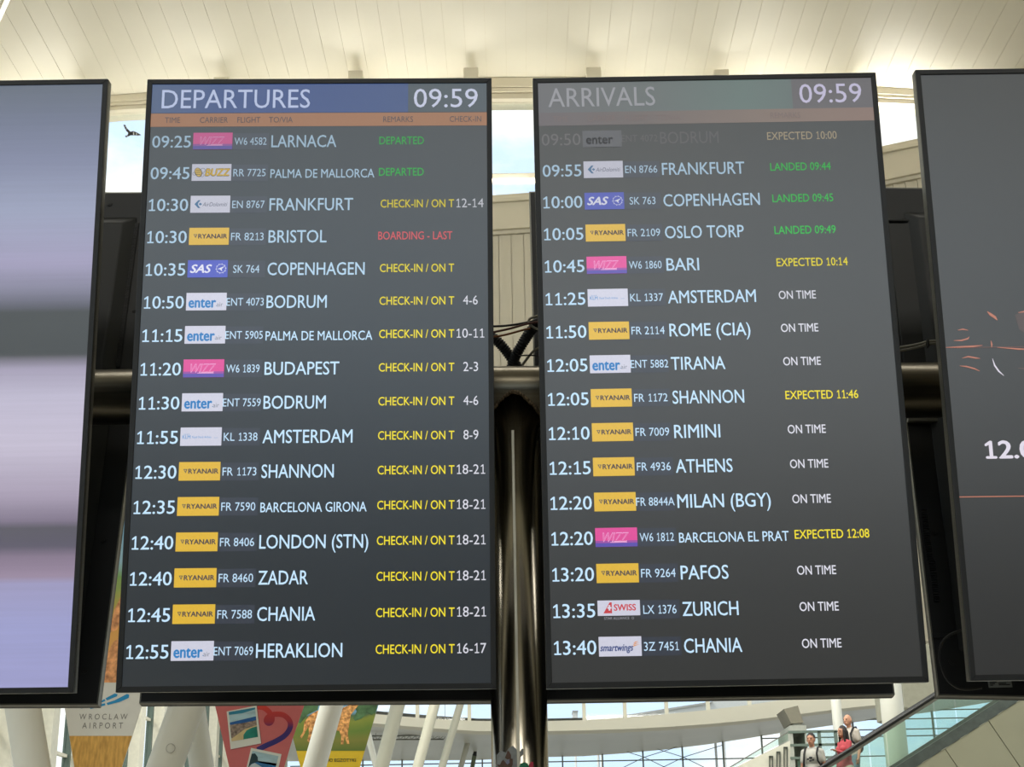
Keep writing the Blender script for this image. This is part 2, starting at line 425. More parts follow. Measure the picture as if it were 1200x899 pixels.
# slim light strip in the ceiling, upper left
t = thing('ceiling_light', 'thin bright strip light along a ceiling plank in the top left corner', 'light', (0, 0, 0))
p1 = at(9, -6, 18.6); p2 = at(-6, 34, 19.6)
za = ceil_z(p1.x) - .02
a = Vector((p1.x, 16.0, za)); 
def on_ceiling(x, y):
    d = at(x, y, 1.0) - EYE
    k_ = 10.0
    for _ in range(30):
        P = EYE + d * k_; k_ *= (ceil_z(P.x) - .02 - EYE.z) / (P.z - EYE.z)
    return EYE + d * k_
a = on_ceiling(15, -14); b = on_ceiling(0, 19)
b2 = a + (b - a) * 1.6
MB().bar(a, b2, .05, .03, Vector((0, 0, 1))).build('diffuser', emi('lamp_white', (255, 255, 250), 2.0), t)
MB().bar(a + Vector((0, 0, .02)), b2 + Vector((0, 0, .02)), .08, .03, Vector((0, 0, 1))).build('housing', m_cream, t)
# side and back walls
wr = sempty('wall_right')
MB().bbox((XR, YB, 0), (XR + .3, YF, 14)).build('panel', m_plank, wr)
bk = sempty('wall_back')  # unseen hall end, shaped dark below, glazed above, for the screens' reflections
mwall = mat('back_wall_grey', (44, 42, 40), .6)
MB().bbox((XL, YB - .3, 0), (XR, YB, 5.4)).build('lower_wall', mwall, bk)
MB().bbox((XL, YB - .3, 13.2), (XR, YB, 14.2)).build('upper_wall', m_cream, bk)
i = 0
X = XL
while X <= XR:
    MB().bbox((X - .12, YB - .3, 5.4), (X + .12, YB, 13.2)).build('pier', m_mull, bk); X += 2.6
w2 = sempty('window_2')
MB().bbox((XL, YB - .17, 5.4), (XR, YB - .15, 13.2)).build('window_pane', m_glass, w2)
# left side: glazed facade receding to the far wall
wl = sempty('wall_left'); w3 = sempty('window_3')
Y = YB; FY = 80.0
zs = [0.0, 2.4, 4.3, 5.85, 7.9, 10.0, 12.0, 14.0]
while Y < FY:
    MB().bbox((XL - .22, Y - .07, 0), (XL - .02, Y + .07, 14.2)).build('mullion', m_mull, w3)
    MB().bbox((XL - .1, Y + .35, 0), (XL + .25, Y + .9, 14.2)).build('fin', m_mullc, w3)
    MB().bbox((XL - .16, Y + .07, 0), (XL - .14, Y + 2.93, 14.2)).build('window_pane', m_glass, w3)
    Y += 3.0
for z in zs[1:]:
    MB().bbox((XL - .2, YB, z - .04), (XL - .08, FY, z + .04)).build('transom', m_mullc, w3)

# ------------------------------------------------------------------ far hall
NY = 60.0
def px_slab(mb, pts_lo, pts_hi, Ya, Yb):
    """slab at depth Ya..Yb through given outline samples"""
    n = len(pts_lo); vs = []; fs = []
    for (xl, yl), (xh, yh) in zip(pts_lo, pts_hi):
        a = at(xl, yl, Ya); b = at(xh, yh, Ya)
        vs += [(a.x, Ya, a.z), (a.x, Ya, b.z), (a.x, Yb, b.z), (a.x, Yb, a.z)]
    for i in range(n - 1):
        a = 4 * i; b = a + 4
        for k in range(4): fs.append((a + k, a + (k + 1) % 4, b + (k + 1) % 4, b + k))
    fs += [(0, 1, 2, 3), (4 * n - 1, 4 * n - 2, 4 * n - 3, 4 * n - 4)]
    return mb.add(vs, fs)
xs = [250, 350, 440, 500, 560, 641, 685, 733, 782, 831, 880, 920, 960, 1000, 1040, 1100, 1200, 1300]
hi = [832, 834, 837, 842, 845, 845, 844, 841, 837, 832, 826, 820, 814, 807, 800, 789, 770, 750]
mid = [842, 845, 848, 853, 857, 857, 856, 854.5, 852, 848.5, 844, 839, 834, 829, 825, 817, 800, 780]
low = [892, 891, 890.5, 890, 889.5, 886, 885, 881.5, 877, 871, 863.5, 857, 851, 845.5, 840, 832, 815, 797]
fh = sempty('wall_far')
mb = MB(); px_slab(mb, list(zip(xs, mid)), list(zip(xs, hi)), NY, NY + 1.2); mb.build('arched_beam', m_beam, fh)
# curved soffit between the arched beam and the far glazing
mb = MB(); vs = []; n = len(xs)
for x, ym, yl in zip(xs, mid, low):
    for t_ in range(6):
        q = t_ / 5; y = ym + (yl - ym) * q; Yq = NY + 1.2 + (FY - NY - 1.2) * q
        vs.append(at(x, y, Yq))
    e = vs[-1]
fs = []
for i in range(n - 1):
    for t_ in range(5):
        a = i * 6 + t_; fs.append((a, a + 1, a + 7, a + 6))
mb.add(vs, fs, True)
mb.add([v + Vector((0, 0, .5)) for v in vs], fs, True)
mb.build('curved_soffit', m_soffit, fh)
mb = MB(); px_slab(mb, [(x, y) for x, y in zip(xs, low)], [(x, y - 4) for x, y in zip(xs, low)], FY, FY + .6); mb.build('soffit_edge', m_beam, fh)
# clerestory over the arched beam
w4 = sempty('window_4')
for x in (300, 345, 392, 438, 489, 550, 637, 685, 733, 782, 831, 880, 928, 975):
    yy = [h for xx, h in zip(xs, hi) if xx >= x][0]
    a = at(x, 848, NY + .3); b = at(x, 790, NY + .3)
    MB().bbox((a.x - .07, NY + .25, at(x, yy + 3, NY).z), (a.x + .07, NY + .5, b.z)).build('mullion', m_beam, w4)
a = at(200, 850, NY + .4); b = at(1100, 790, NY + .4)
mb = MB(); px_slab(mb, [(x, y + 4) for x, y in zip(xs, hi)], [(x, y - 45) for x, y in zip(xs, hi)], NY + .38, NY + .4); mb.build('window_pane', m_glass, w4)
mb = MB(); px_slab(mb, [(x, y - 45) for x, y in zip(xs, hi)], [(x, y - 75) for x, y in zip(xs, hi)], NY, NY + 1); mb.build('upper_beam', m_beam, fh)
# far glazing below the soffit
w5 = sempty('window_5'); m_mfar = mat('mullion_grey_green', (128, 136, 124), .5)
zf = lambda y: at(700, y, FY).z
for x in (380, 425, 471, 518, 565, 612, 659, 706, 753.5, 800, 848, 894, 945, 1003, 1050, 1098):
    yl = [h for xx, h in zip(xs, low) if xx >= x][0]
    a = at(x, 880, FY)
    MB().bbox((a.x - .035, FY + .1, 0), (a.x + .035, FY + .3, at(x, yl - 3, FY).z)).build('mullion', m_mfar, w5)
for y in (888, 865, 857, 845, 835):
    x0_ = {888: 340, 865: 893, 857: 925, 845: 1000, 835: 1060}[y]
    a = at(x0_, y, FY); b = at(1300, y, FY)
    z = at(900, y, FY).z
    MB().bbox((a.x, FY + .12, z - .025), (b.x, FY + .26, z + .025)).build('transom', m_mfar, w5)
for z in (4.5, 6.9): MB().bbox((XL, FY + .12, z - .04), (32, FY + .26, z + .04)).build('transom', m_mfar, w5)
a = at(200, 899, FY); b = at(1300, 890, FY)
MB().bbox((a.x, FY + .17, 0), (b.x, FY + .19, zf(850))).build('window_pane', m_glass, w5)
# thin diagonal bracing rods
br = MB()
for xc in (755, 801):
    p = [at(xc, 887.5, FY - .1)]
    for dx, dy in ((-45, -14), (-45, 22), (45, -14), (45, 22)): br.tube([p[0], at(xc + dx, 887.5 + dy, FY - .1)], .02, 6)
br.build('bracing_rod', m_mfar, w5)
# unseen roof over mid-concourse, skylight strips added to let daylight in
cf = sempty('ceiling_far')
for i in range(14):
    a = YF + .5 + i * 2.9
    MB().bbox((XL, a, 11.1), (32, a + 1.1, 11.35)).build('roof_beam', m_ceil, cf)
    MB().bbox((XL, a + 1.1, 11.28), (32, a + 2.9, 11.3)).build('added_skylight_pane', m_glass, cf)
# truss spanning the concourse
t = thing('lighting_truss', 'thin pale lattice truss crossing behind the leaning columns', 'truss')
A = at(436, 862.5, 66); B = at(526, 861.5, 66); A2 = at(436, 867, 66); B2 = at(520, 866.5, 66)
m_truss = mat('truss_grey', (120, 122, 112), .5)
MB().tube([A, B], .03, 8).build('chord', m_truss, t); MB().tube([A2, B2], .03, 8).build('chord', m_truss, t)
mb = MB(); nn = 26
for i in range(nn):
    q0, q1 = i / nn, (i + 1) / nn
    mb.tube([A.lerp(B, q0), A2.lerp(B2, q1)] if i % 2 else [A2.lerp(B2, q0), A.lerp(B, q1)], .014, 5)
mb.build('lacing', m_truss, t)
for q in (.05, .95): MB().tube([A.lerp(B, q), Vector((A.lerp(B, q).x, 66, 11.5))], .012, 5).build('hanger', m_truss, t)
# building outside seen over the beam
t = thing('building', 'pale building with a sloped roof seen outside through the clerestory', 'building', at(760, 1025, 140))
base = t.location
def rel(p): return p - base
m_bld = mat('pale_render', (205, 205, 200), .8)
pts = [rel(at(x, y, 140)) for x, y in ((700, 846), (733, 838), (790, 829), (835, 822), (940, 812), (940, 838), (835, 852), (700, 856))]
MB().prism(pts, (0, 8, 0)).build('wall', m_bld, t)
for x in (704, 848, 936):
    for dy in (1, 7):
        p = rel(at(x, 840, 140)); MB().tube([(p.x, dy, -20), (p.x, dy, p.z)], .12, 10).build('post', m_bld, t)
pts = [rel(at(x, y, 139.8)) for x, y in ((700, 846), (733, 838), (790, 829), (835, 822), (835, 824), (790, 831.5), (733, 841), (700, 848))]
MB().prism(pts, (0, 8, 0)).build('roof_edge', mat('roof_grey', (160, 160, 155), .7), t)
t = thing('building', 'small boxy roof structure outside, left of the sloped roof', 'building', at(674, 1025, 130))
base = t.location
pts = [rel(at(x, y, 130)) for x, y in ((671.5, 833.5), (677, 833.5), (677, 856), (671.5, 856))]
MB().prism(pts, (0, 2, 0)).build('wall', m_bld, t)
p = rel(at(674, 850, 130)); MB().tube([(p.x, 1, -20), (p.x, 1, p.z)], .1, 10).build('post', m_bld, t)
pts = [rel(at(x, y, 129.9)) for x, y in ((671, 832.8), (677.5, 832.8), (677.5, 834), (671, 834))]
MB().prism(pts, (0, 2.2, 0)).build('roof_edge', mat('roof_grey', (160, 160, 155), .7), t)

# ------------------------------------------------------------------ leaning columns
def leaning(label, top, bot, wtop, Y, taper=1.0, zmax=11.15, mcol=None, collar=False, ztop=None):
    a = at(top[0], top[1], Y); b = at(bot[0], bot[1], Y)
    slope = (a - b); lean = slope.x / slope.z
    r = wtop / FPX * (Y / math.cos(math.radians(7))) / 2 / math.sqrt(1 + lean * lean)
    x_floor = b.x - lean * b.z
    zt = ztop if ztop else zmax
    t = thing('leaning_column', label, 'column', (x_floor, Y, 0))
    n = 9; pts = [Vector((lean * zt * i / n, 0, zt * i / n)) for i in range(n + 1)]
    rad = [r * (1 + (1 / taper - 1) * (1 - i / n)) for i in range(n + 1)]
    MB().tube(pts, r, 28, radii=rad).build('shaft', mcol or m_col, t)
    MB().tube([(0, 0, 0), (0, 0, .12)], r * 1.6, 24).build('base_plate', m_mull, t)
    if collar:
        e = pts[-1]; MB().tube([e, e + Vector((lean * .35, 0, .35))], r * 1.05, 16, radii=[r * 1.05, r * .5]).build('pin_or_shade_head', m_black, t)
    return t, lean, r
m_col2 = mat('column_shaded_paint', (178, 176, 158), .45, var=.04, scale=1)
leaning('thick white leaning column at the left edge below the blank lit screen', (26.5, 827), (38, 899), 41, 17.2)
tB, lB, rB = leaning('thick white column leaning right, between airport and heart banners, round plate on it', (219, 827), (193, 899), 42, 18.4)
leaning('white column leaning left, crossing behind the one with the round plate', (226, 827), (236.5, 899), 28, 21)
leaning('white column leaning right in front of the giraffe banner', (388.7, 827), (368.5, 899), 27, 27.5)
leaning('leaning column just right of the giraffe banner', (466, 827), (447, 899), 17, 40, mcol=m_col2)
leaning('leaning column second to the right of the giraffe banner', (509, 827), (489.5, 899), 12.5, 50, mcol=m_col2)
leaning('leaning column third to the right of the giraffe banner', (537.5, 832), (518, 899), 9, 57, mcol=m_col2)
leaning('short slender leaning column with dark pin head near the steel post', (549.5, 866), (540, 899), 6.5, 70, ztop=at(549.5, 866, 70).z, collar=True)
leaning('smallest leaning column, greenish, nearest the steel post', (556, 886), (553.5, 899), 5, 75, ztop=at(556, 886, 75).z, collar=True, mcol=mat('column_greenish', (120, 132, 108), .5))  # its dark head stands for the shaded spot above the column
leaning('thin strut leaning left out of the foot of the column beside the giraffe banner', (431.5, 862), (441, 899), 7.5, 41, ztop=9)
# round access plate on the column
p = at(200, 877, 18.4 - rB - .0)
pc = Vector((p.x, 18.4 - rB - .005, p.z))
mbp = MB(); seg = 24; vs = []
for k in range(seg):
    a = 2 * math.pi * k / seg
    for rr in (.055, .05):
        xx = rr * math.cos(a); vs.append((xx, 0, rr * math.sin(a)))
        vs.append((xx, .012, rr * math.sin(a)))
fs = []
for k in range(seg):
    b = 4 * k; c = 4 * ((k + 1) % seg)
    fs += [(b, b + 2, c + 2, c), (b, c, c + 1, b + 1), (b + 2, b + 3, c + 3, c + 2)]
mbp.add([Vector(v) + pc - tB.location for v in vs], fs)
mbp.build('access_plate', mat('column_seam', (150, 148, 138), .5), tB)
# upright columns at the right
def upright(label, x, y, wpx, Y, ztop, m=None):
    a = at(x, y, Y); r = wpx / FPX * Y / 2
    t = thing('round_column', label, 'column', (a.x, Y, 0))
    MB().tube([(0, 0, 0), (0, 0, ztop)], r, 28).build('shaft', m or m_col, t)
    MB().tube([(0, 0, 0), (0, 0, .15)], r * 1.15, 28).build('base_ring', m_mull, t)
upright('round white upright column behind the woman and the bald man', 982, 850, 11.5, 52, at(982, 818, 52).z + 1.2)
upright('thick round white upright column just left of the rising handrail', 1045.5, 830, 26, 33, 11.1)
# ------------------------------------------------------------------ banners
def banner(label, Y, outline, m):
    c = at(outline[0][0], outline[0][1], Y)
    t = thing('banner', label, 'banner', (0, Y, 0))
    pts = [at(x, y, Y) - t.location for x, y in outline]
    MB().prism(pts, (0, .01, 0)).build('cloth', m, t)
    return t
def bpoly(t, name, Y, pts, m, layer=1, parent=None, sm=None):
    P = [Vector((at(x, y, Y).x, -.0006 * layer * (Y / 18) * 2, at(x, y, Y).z)) for x, y in pts]
    mb = MB(); mb.add(P, [tuple(range(len(P)))]); return mb.build(name, m, parent or t)
def btext(t, name, s, Y, x0_, x1_, yc, cappx, m, layer=2, offset=0.0, ang=0.0, shear=0.0):
    a = at(x0_, yc, Y); b = at(x1_, yc, Y); k = Y / FPX * 1.02
    dz = math.atan2(b.z - a.z, b.x - a.x) + ang
    def rf(p):
        d = p - Vector((a.x, 0, a.z)); c_, s_ = math.cos(dz), math.sin(dz)
        return Vector((a.x + d.x * c_ - d.z * s_, p.y, a.z + d.x * s_ + d.z * c_))
    return letters(name, s, m, t, a.x, a.z, b.x - a.x, cappx * k, layer=layer * 3, base=0, offset=offset, rotf=rf, shear=shear)
Y1 = 17.6
m_bwhite = mat('banner_white', (214, 212, 202), .6, var=.02)
m_blue = mat('print_blue', (18, 138, 190), .6)
m_greytext = mat('print_grey', (120, 118, 112), .6)
b1 = banner('tapering airport banner with blue wing emblem and grey lettering', Y1, ((19, 480), (279, 480), (167, 825), (123, 962), (97, 962), (75, 825)), m_bwhite)
za, zb_ = at(120, 800, Y1).z, at(140, 480, Y1).z
bpoly(b1, 'savannah_print', Y1, ((22, 498), (273, 498), (175.5, 800), (71, 800)), ramp_mat('savannah_print_a', [(0, (226, 176, 100)), (.2, (222, 160, 80)), (.3, (170, 165, 80)), (.36, (120, 160, 90)), (.42, (150, 185, 200)), (.62, (120, 180, 215)), (1, (225, 232, 236))], 'Z', za, zb_, noise=.05), 1)
m_gir = mat('giraffe_hide', (200, 132, 84), .7, var=.35, scale=14, col2=(225, 160, 105), detail=2)
bpoly(b1, 'giraffe_print', Y1, ((118, 800), (124, 770), (133, 752), (146, 745), (158, 747), (170, 760), (172, 800)), m_gir, 2)
bpoly(b1, 'giraffe_print', Y1, ((128, 742), (134, 715), (146, 690), (156, 680), (160, 690), (150, 705), (143, 725), (137, 738)), m_gir, 2)
bpoly(b1, 'straw_print', Y1, ((81.2, 862.5), (154.8, 862.5), (123, 960), (97.2, 960)), mat('straw_print', (196, 148, 70), .7, var=.18, scale=5, stretch=(6, 1, 1.2), col2=(214, 166, 84)), 1)
sw = [((94, 831), (105, 826), (113, 824.6), (113.5, 825.6), (104, 828.5)), ((105, 829), (112, 826.8), (123.2, 824.2), (123.6, 826.6), (113, 829.6), (106, 831)),
      ((116, 823.8), (122.3, 819.3), (124, 821.2), (120, 823.2)), ((123.6, 818.6), (134.5, 812.8), (138, 813.8), (137, 816.2), (125.5, 821)),
      ((125, 824), (134, 821), (149, 813.4), (151.5, 814.4), (151, 818), (141, 822.6), (126, 826.4))]
for s_ in sw: bpoly(b1, 'wing_emblem', Y1, s_, m_blue, 3)
btext(b1, 'lettering', 'W R O C L A W', Y1, 93, 149.5, 840, 6.2, m_greytext)
btext(b1, 'lettering', 'A I R P O R T', Y1, 96.5, 144, 850.4, 6.4, m_greytext)
Y2 = 23.0
m_pink = mat('banner_pink', (208, 108, 108), .6, var=.03)
b2 = banner('pink tapering banner with holiday photo cards and a ribbon heart', Y2, ((231, 740), (386, 740), (356.7, 826), (343, 865.5), (314, 962), (283, 962), (252, 827)), m_pink)
zb0 = at(330, 872, Y2).z; zb1 = at(330, 828, Y2).z
m_rib = ramp_mat('ribbon_print', [(0, (52, 44, 120)), (.42, (70, 40, 110)), (.6, (170, 50, 60)), (1, (212, 62, 50))], 'Z', zb0, zb1, noise=.01)
path = [(530, 72), (590, 82), (640, 118), (670, 165), (675, 205), (655, 235), (628, 232), (618, 205), (640, 172), (700, 148), (780, 152), (835, 190), (860, 240), (850, 300), (800, 365), (710, 420), (620, 460), (530, 505)]
path = [(240 + x / 8.571, 820 + y / 8.571) for x, y in path]
def bribbon(t, Y, path, wpx, m, layer):
    mb = MB(); vs = []; fs = []
    P = []
    for i in range(len(path) - 1):
        p0 = path[max(i - 1, 0)]; p1_ = path[i]; p2_ = path[i + 1]; p3 = path[min(i + 2, len(path) - 1)]
        for k in range(4):
            q = k / 4
            P.append(tuple(.5 * (2 * p1_[j] + (p2_[j] - p0[j]) * q + (2 * p0[j] - 5 * p1_[j] + 4 * p2_[j] - p3[j]) * q * q + (3 * p1_[j] - p0[j] - 3 * p2_[j] + p3[j]) * q ** 3) for j in (0, 1)))
    P.append(path[-1])
    for i, (x, y) in enumerate(P):
        a = P[max(i - 1, 0)]; b = P[min(i + 1, len(P) - 1)]; dx, dy = b[0] - a[0], b[1] - a[1]; l = math.hypot(dx, dy); nx, ny = -dy / l * wpx / 2, dx / l * wpx / 2
        for sg in (1, -1):
            p = at(x + nx * sg, y + ny * sg, Y); vs.append((p.x, -.002 * layer - i * .00001, p.z))
    for i in range(len(P) - 1): fs.append((2 * i, 2 * i + 1, 2 * i + 3, 2 * i + 2))
    mb.add(vs, fs); return mb.build('ribbon_heart', m, t)
bribbon(b2, Y2, path, 6.2, m_rib, 1)
m_card = mat('card_white', (226, 226, 218), .6, var=.01)
def card(t, Y, quad, name='photo_card', layer=2):
    return bpoly(t, name, Y, quad, m_card, layer)
def qlerp(q, u, v):
    a = (q[0][0] + (q[1][0] - q[0][0]) * u, q[0][1] + (q[1][1] - q[0][1]) * u); b = (q[3][0] + (q[2][0] - q[3][0]) * u, q[3][1] + (q[2][1] - q[3][1]) * u)
    return (a[0] + (b[0] - a[0]) * v, a[1] + (b[1] - a[1]) * v)
bpoly(b2, 'card_shadow_edge', Y2, ((266.2, 834.5), (301.6, 827.6), (307, 872), (271, 879.2)), mat('print_dark_pink', (160, 78, 80), .6), 2)
c1 = card(b2, Y2, ((265.7, 834), (300.7, 827), (306, 871.3), (270.3, 878.3)), layer=3)
q1 = ((268, 834.6), (299, 829.3), (302.4, 863.8), (271.5, 869))
def qp(q, pts): return [qlerp(q, *p) for p in pts]
prints = [('sky_print', ((0, 0), (1, 0), (1, .36), (0, .42)), mat('p_sky', (170, 200, 210), .6, var=.25, scale=3, stretch=(1, 1, 3))),
          ('sky_print', ((0, 0), (1, 0), (1, .06), (.5, .12), (0, .1)), mat('p_sky_dark', (40, 130, 160), .6)),
          ('sea_print', ((0, .36), (1, .30), (1, .46), (.5, .5), (0, .48)), mat('p_sea', (20, 90, 160), .6, var=.2, scale=6)),
          ('town_print', ((0, .44), (.6, .45), (1, .43), (1, .66), (.55, .7), (.3, .95), (0, .9)), mat('p_town', (120, 105, 95), .7, var=.5, scale=22, col2=(150, 132, 120))),
          ('beach_print', ((0, 1), (0, .92), (.2, .82), (.55, .66), (1, .6), (1, .66), (.6, .74), (.47, .88), (.45, 1)), mat('p_sand', (214, 190, 140), .7)),
          ('bay_print', ((.45, 1), (.47, .85), (.6, .72), (.8, .66), (1, .64), (1, 1)), mat('p_bay', (20, 130, 115), .6, var=.25, scale=8))]
for nme, ps, m in prints: bpoly(b2, nme, Y2, qp(q1, ps), m, 4 + prints.index((nme, ps, m)) * .4)
btext(b2, 'lettering', '#Wyjade', Y2, 278, 296.5, 871.3, 3.2, mat('print_red', (190, 60, 80), .6), layer=3, ang=math.radians(10), shear=.3)
c2 = card(b2, Y2, ((294.3, 876.6), (330, 884), (321, 925), (285, 917)), layer=3)
q2 = ((296, 880), (326.5, 886.4), (319, 915), (288.5, 909))
for nme, ps, m in [('sky_print', ((0, 0), (1, 0), (1, .4), (0, .4)), mat('p_sky2', (165, 195, 205), .6, var=.2, scale=3, stretch=(1, 1, 3))),
                   ('sea_print', ((0, .36), (.4, .34), (1, .3), (1, 1), (0, 1)), mat('p_sea2', (40, 110, 165), .6, var=.3, scale=5)),
                   ('cliff_print', ((0, .12), (.12, .08), (.25, .2), (.3, .38), (.1, .5), (0, .7)), mat('p_cliff', (30, 60, 70), .7)),
                   ('surf_print', ((.0, .6), (.2, .45), (.5, .55), (.7, .75), (.45, .7), (.2, .65), (.1, .9), (0, .9)), mat('p_surf', (190, 205, 210), .7))]:
    bpoly(b2, nme, Y2, qp(q2, ps), m, 4 + .4 * len(nme) % 3)
Y3 = 29.0
b3 = banner('tapering savannah banner with a giraffe over a yellow strip', Y3, ((312, 740), (469, 740), (443.9, 824.7), (421.7, 899), (403, 962), (368, 962), (352, 899), (343.5, 865.5)), mat('print_yellow', (204, 172, 30), .6, var=.03))
za, zb_ = at(400, 880, Y3).z, at(400, 800, Y3).z
bpoly(b3, 'savannah_print', Y3, ((327, 800), (451.4, 800), (427.4, 880), (347.2, 880), (343.5, 865.5)), ramp_mat('savannah_print_b', [(0, (84, 104, 34)), (.15, (120, 120, 50)), (.3, (96, 122, 46)), (.45, (128, 138, 52)), (.52, (70, 100, 70)), (.56, (110, 160, 190)), (.66, (120, 165, 195)), (.72, (80, 110, 70)), (.85, (96, 124, 100)), (1, (140, 170, 150))], 'Z', za, zb_, noise=.09, nscale=2.4), 1)
bpoly(b3, 'tree_print', Y3, ((414, 842), (418, 834), (416, 829), (425, 825), (443, 825), (441, 833), (436, 838), (430, 836), (424, 842), (416, 845)), mat('p_tree', (70, 104, 66), .8, var=.5, scale=6), 2)
bpoly(b3, 'tree_print', Y3, ((347, 845), (352, 833), (357, 824), (374, 824), (372, 832), (360, 838), (352, 848)), mat('p_tree', (70, 104, 66), .8), 2)
bpoly(b3, 'giraffe_print', Y3, ((424, 822), (417, 822), (409, 826.5), (400, 830.5), (385, 832), (373, 832.5), (363, 838), (356.5, 847), (355.5, 857), (351.5, 864), (353.5, 865.5), (358.5, 857), (361.5, 851), (362, 860), (360, 868), (362.5, 870.5), (366, 857), (369, 848), (380, 852), (394, 856), (398, 857), (400, 864), (399.5, 872.5), (402.5, 872.5), (404, 862), (406.5, 872), (409.5, 872), (407.5, 860), (409.5, 848), (411, 838), (419, 828)), mat('giraffe_spots', (176, 106, 56), .7, var=.5, scale=16, col2=(222, 158, 92), detail=2), 3)
btext(b3, 'lettering', 'MO EGZOTYKI', Y3, 382, 417, 891, 3.6, mat('print_teal', (60, 120, 120), .6), offset=.02)
for i_, (bb, Yb_, xa_, xb_, yy) in enumerate(((b1, Y1, 22, 276, 480), (b2, Y2, 233, 384, 740), (b3, Y3, 314, 467, 740))):
    a = at(xa_ - 4, yy, Yb_) - bb.location; b = at(xb_ + 4, yy, Yb_) - bb.location
    MB().tube([a, b], .03, 10).build('top_rod', m_alu, bb)
    for q in (.1, .9):
        p = a.lerp(b, q); e = Vector((p.x, YF + .1 - Yb_, p.z)) if i_ == 0 else Vector((p.x, 0, 11.1))
        if i_ == 0: MB().tube([p + bb.location, e + bb.location], .012, 6).build('support_arm', m_alu, wf)
        else: MB().tube([p, e], .012, 6).build('hanging_wire', m_alu, bb)
# ------------------------------------------------------------------ right-hand background
# bulkhead behind the screens
t = sempty('trim_1'); m_bulk = mat('bulkhead_paint', (150, 148, 130), .6)
pts = [at(x, y, 36) for x, y in ((1057, 700), (1058, 801), (1061, 829), (1075, 832), (1104, 812), (1320, 680), (1320, 600), (1057, 600))]
MB().prism(pts, (0, 3, 0)).build('bulkhead', m_bulk, t)
# grey lift tower and glass room
t = thing('lift_tower', 'boxy glazed tower with a grey cap behind the man in the white t-shirt', 'tower', at(935, 899, 50)); base = t.location.copy()
base.z = 0; t.location = base
def rb(a, b, Ya, Yb_, name, m, bev=0):
    p = at(a[0], a[1], Ya); q = at(b[0], b[1], Ya)
    return MB().bbox((p.x - base.x, Ya - base.y, p.z), (q.x - base.x, Yb_ - base.y, q.z)).build(name, m, t, bev)
zb = MB()
m_tow = mat('tower_grey', (150, 152, 142), .55)
rb((926, 858), (944.5, 850), 50, 52, 'cap', m_tow)
rb((930, 851), (939, 846), 50.3, 51.7, 'neck', m_tow)
p = at(920.5, 828, 50.5); q = at(937, 828, 50.5)
pts = [at(x, y, 50.2) - base for x, y in ((918.5, 831), (935, 827), (941.5, 847), (927.5, 848))]
MB().prism(pts, (0, 1.5, 0)).build('ceiling_shade', mat('shade_brown', (112, 108, 92), .6), t)  # dark patch put in for the shade on the ceiling here
pl_ = at(923.5, 858, 50); pr_ = at(945, 858, 50)
MB().bbox((pl_.x - base.x, 0, 0), (at(929, 858, 50).x - base.x, 2, pl_.z)).build('corner_post', m_tow, t)
MB().bbox((pr_.x - base.x - .06, 0, 0), (pr_.x - base.x, 2, pl_.z)).build('corner_post', m_tow, t)
MB().bbox((at(929, 858, 50).x - base.x, .02, 0), (pr_.x - base.x - .06, .05, pl_.z)).build('glass_pane', m_gglass, t)
MB().bbox((at(929, 858, 50).x - base.x, 1.6, 0), (pr_.x - base.x - .06, 2, pl_.z)).build('back_panel', mat('tower_inner', (150, 160, 148), .6), t)
for y in (858, 873.5, 888.5):
    MB().bbox((pl_.x - base.x, -.03, at(930, y, 50).z - .04), (at(981, y, 50).x - base.x, .03, at(930, y, 50).z + .04)).build('transom', m_mull, t)
MB().bbox((pr_.x - base.x, .0, 0), (at(981, 858, 50).x - base.x, .04, pl_.z)).build('glass_pane', m_gglass, t)
for x in (961.5, 981): MB().bbox((at(x, 880, 50).x - base.x - .05, -.03, 0), (at(x, 880, 50).x - base.x + .05, .05, pl_.z)).build('mullion', m_mull, t)
MB().bbox((at(935, 899, 50).x - base.x, .05, 0), (at(944.5, 899, 50).x - base.x, .3, at(935, 889, 50).z)).build('door_leaf', m_mull, t)
# rear stair flight with framed openings, left of the tower
t = thing('stair_wall', 'pale raked stair wall with dark framed openings left of the tower', 'staircase', at(890, 899, 47)); base = t.location.copy(); base.z = 0; t.location = base
def R_(x, y, Y=47): return at(x, y, Y) - base
pts = [R_(846, 912), (R_(923.5, 858.5)), R_(923.5, 864), R_(923.5, 930), R_(846, 930)]
m_stair = mat('stair_wall_paint', (184, 182, 166), .5, var=.04)
MB().prism([R_(836, 912), R_(926, 868), R_(926, 935), R_(836, 935)], (0, .2, 0)).build('wall', m_stair, t)
MB().prism([R_(838, 910), R_(923.5, 858.5), R_(923.5, 867.5), R_(850, 904)], (0, .03, 0)).build('glass_balustrade', m_bglass, t)
MB().prism([R_(838, 909), R_(923.5, 857.5), R_(923.5, 858.8), R_(838, 910.6)], (0, .08, 0)).build('handrail', m_alu, t)
for x, y in ((903.5, 887), (912, 882), (920.5, 876.5)):
    for (a, b, c, d) in ((x - 2.4, y, x - 1.4, 915), (x + 1.2, y - .4, x + 2.2, 915), (x - 2.4, y - 1, x + 2.2, y + .6)):
        MB().prism([R_(a, b) + Vector((0, -.06, 0)), R_(c, b) + Vector((0, -.06, 0)), R_(c, d) + Vector((0, -.06, 0)), R_(a, d) + Vector((0, -.06, 0))], (0, .1, 0)).build('opening_frame', mat('frame_dark', (50, 56, 48), .5), t)
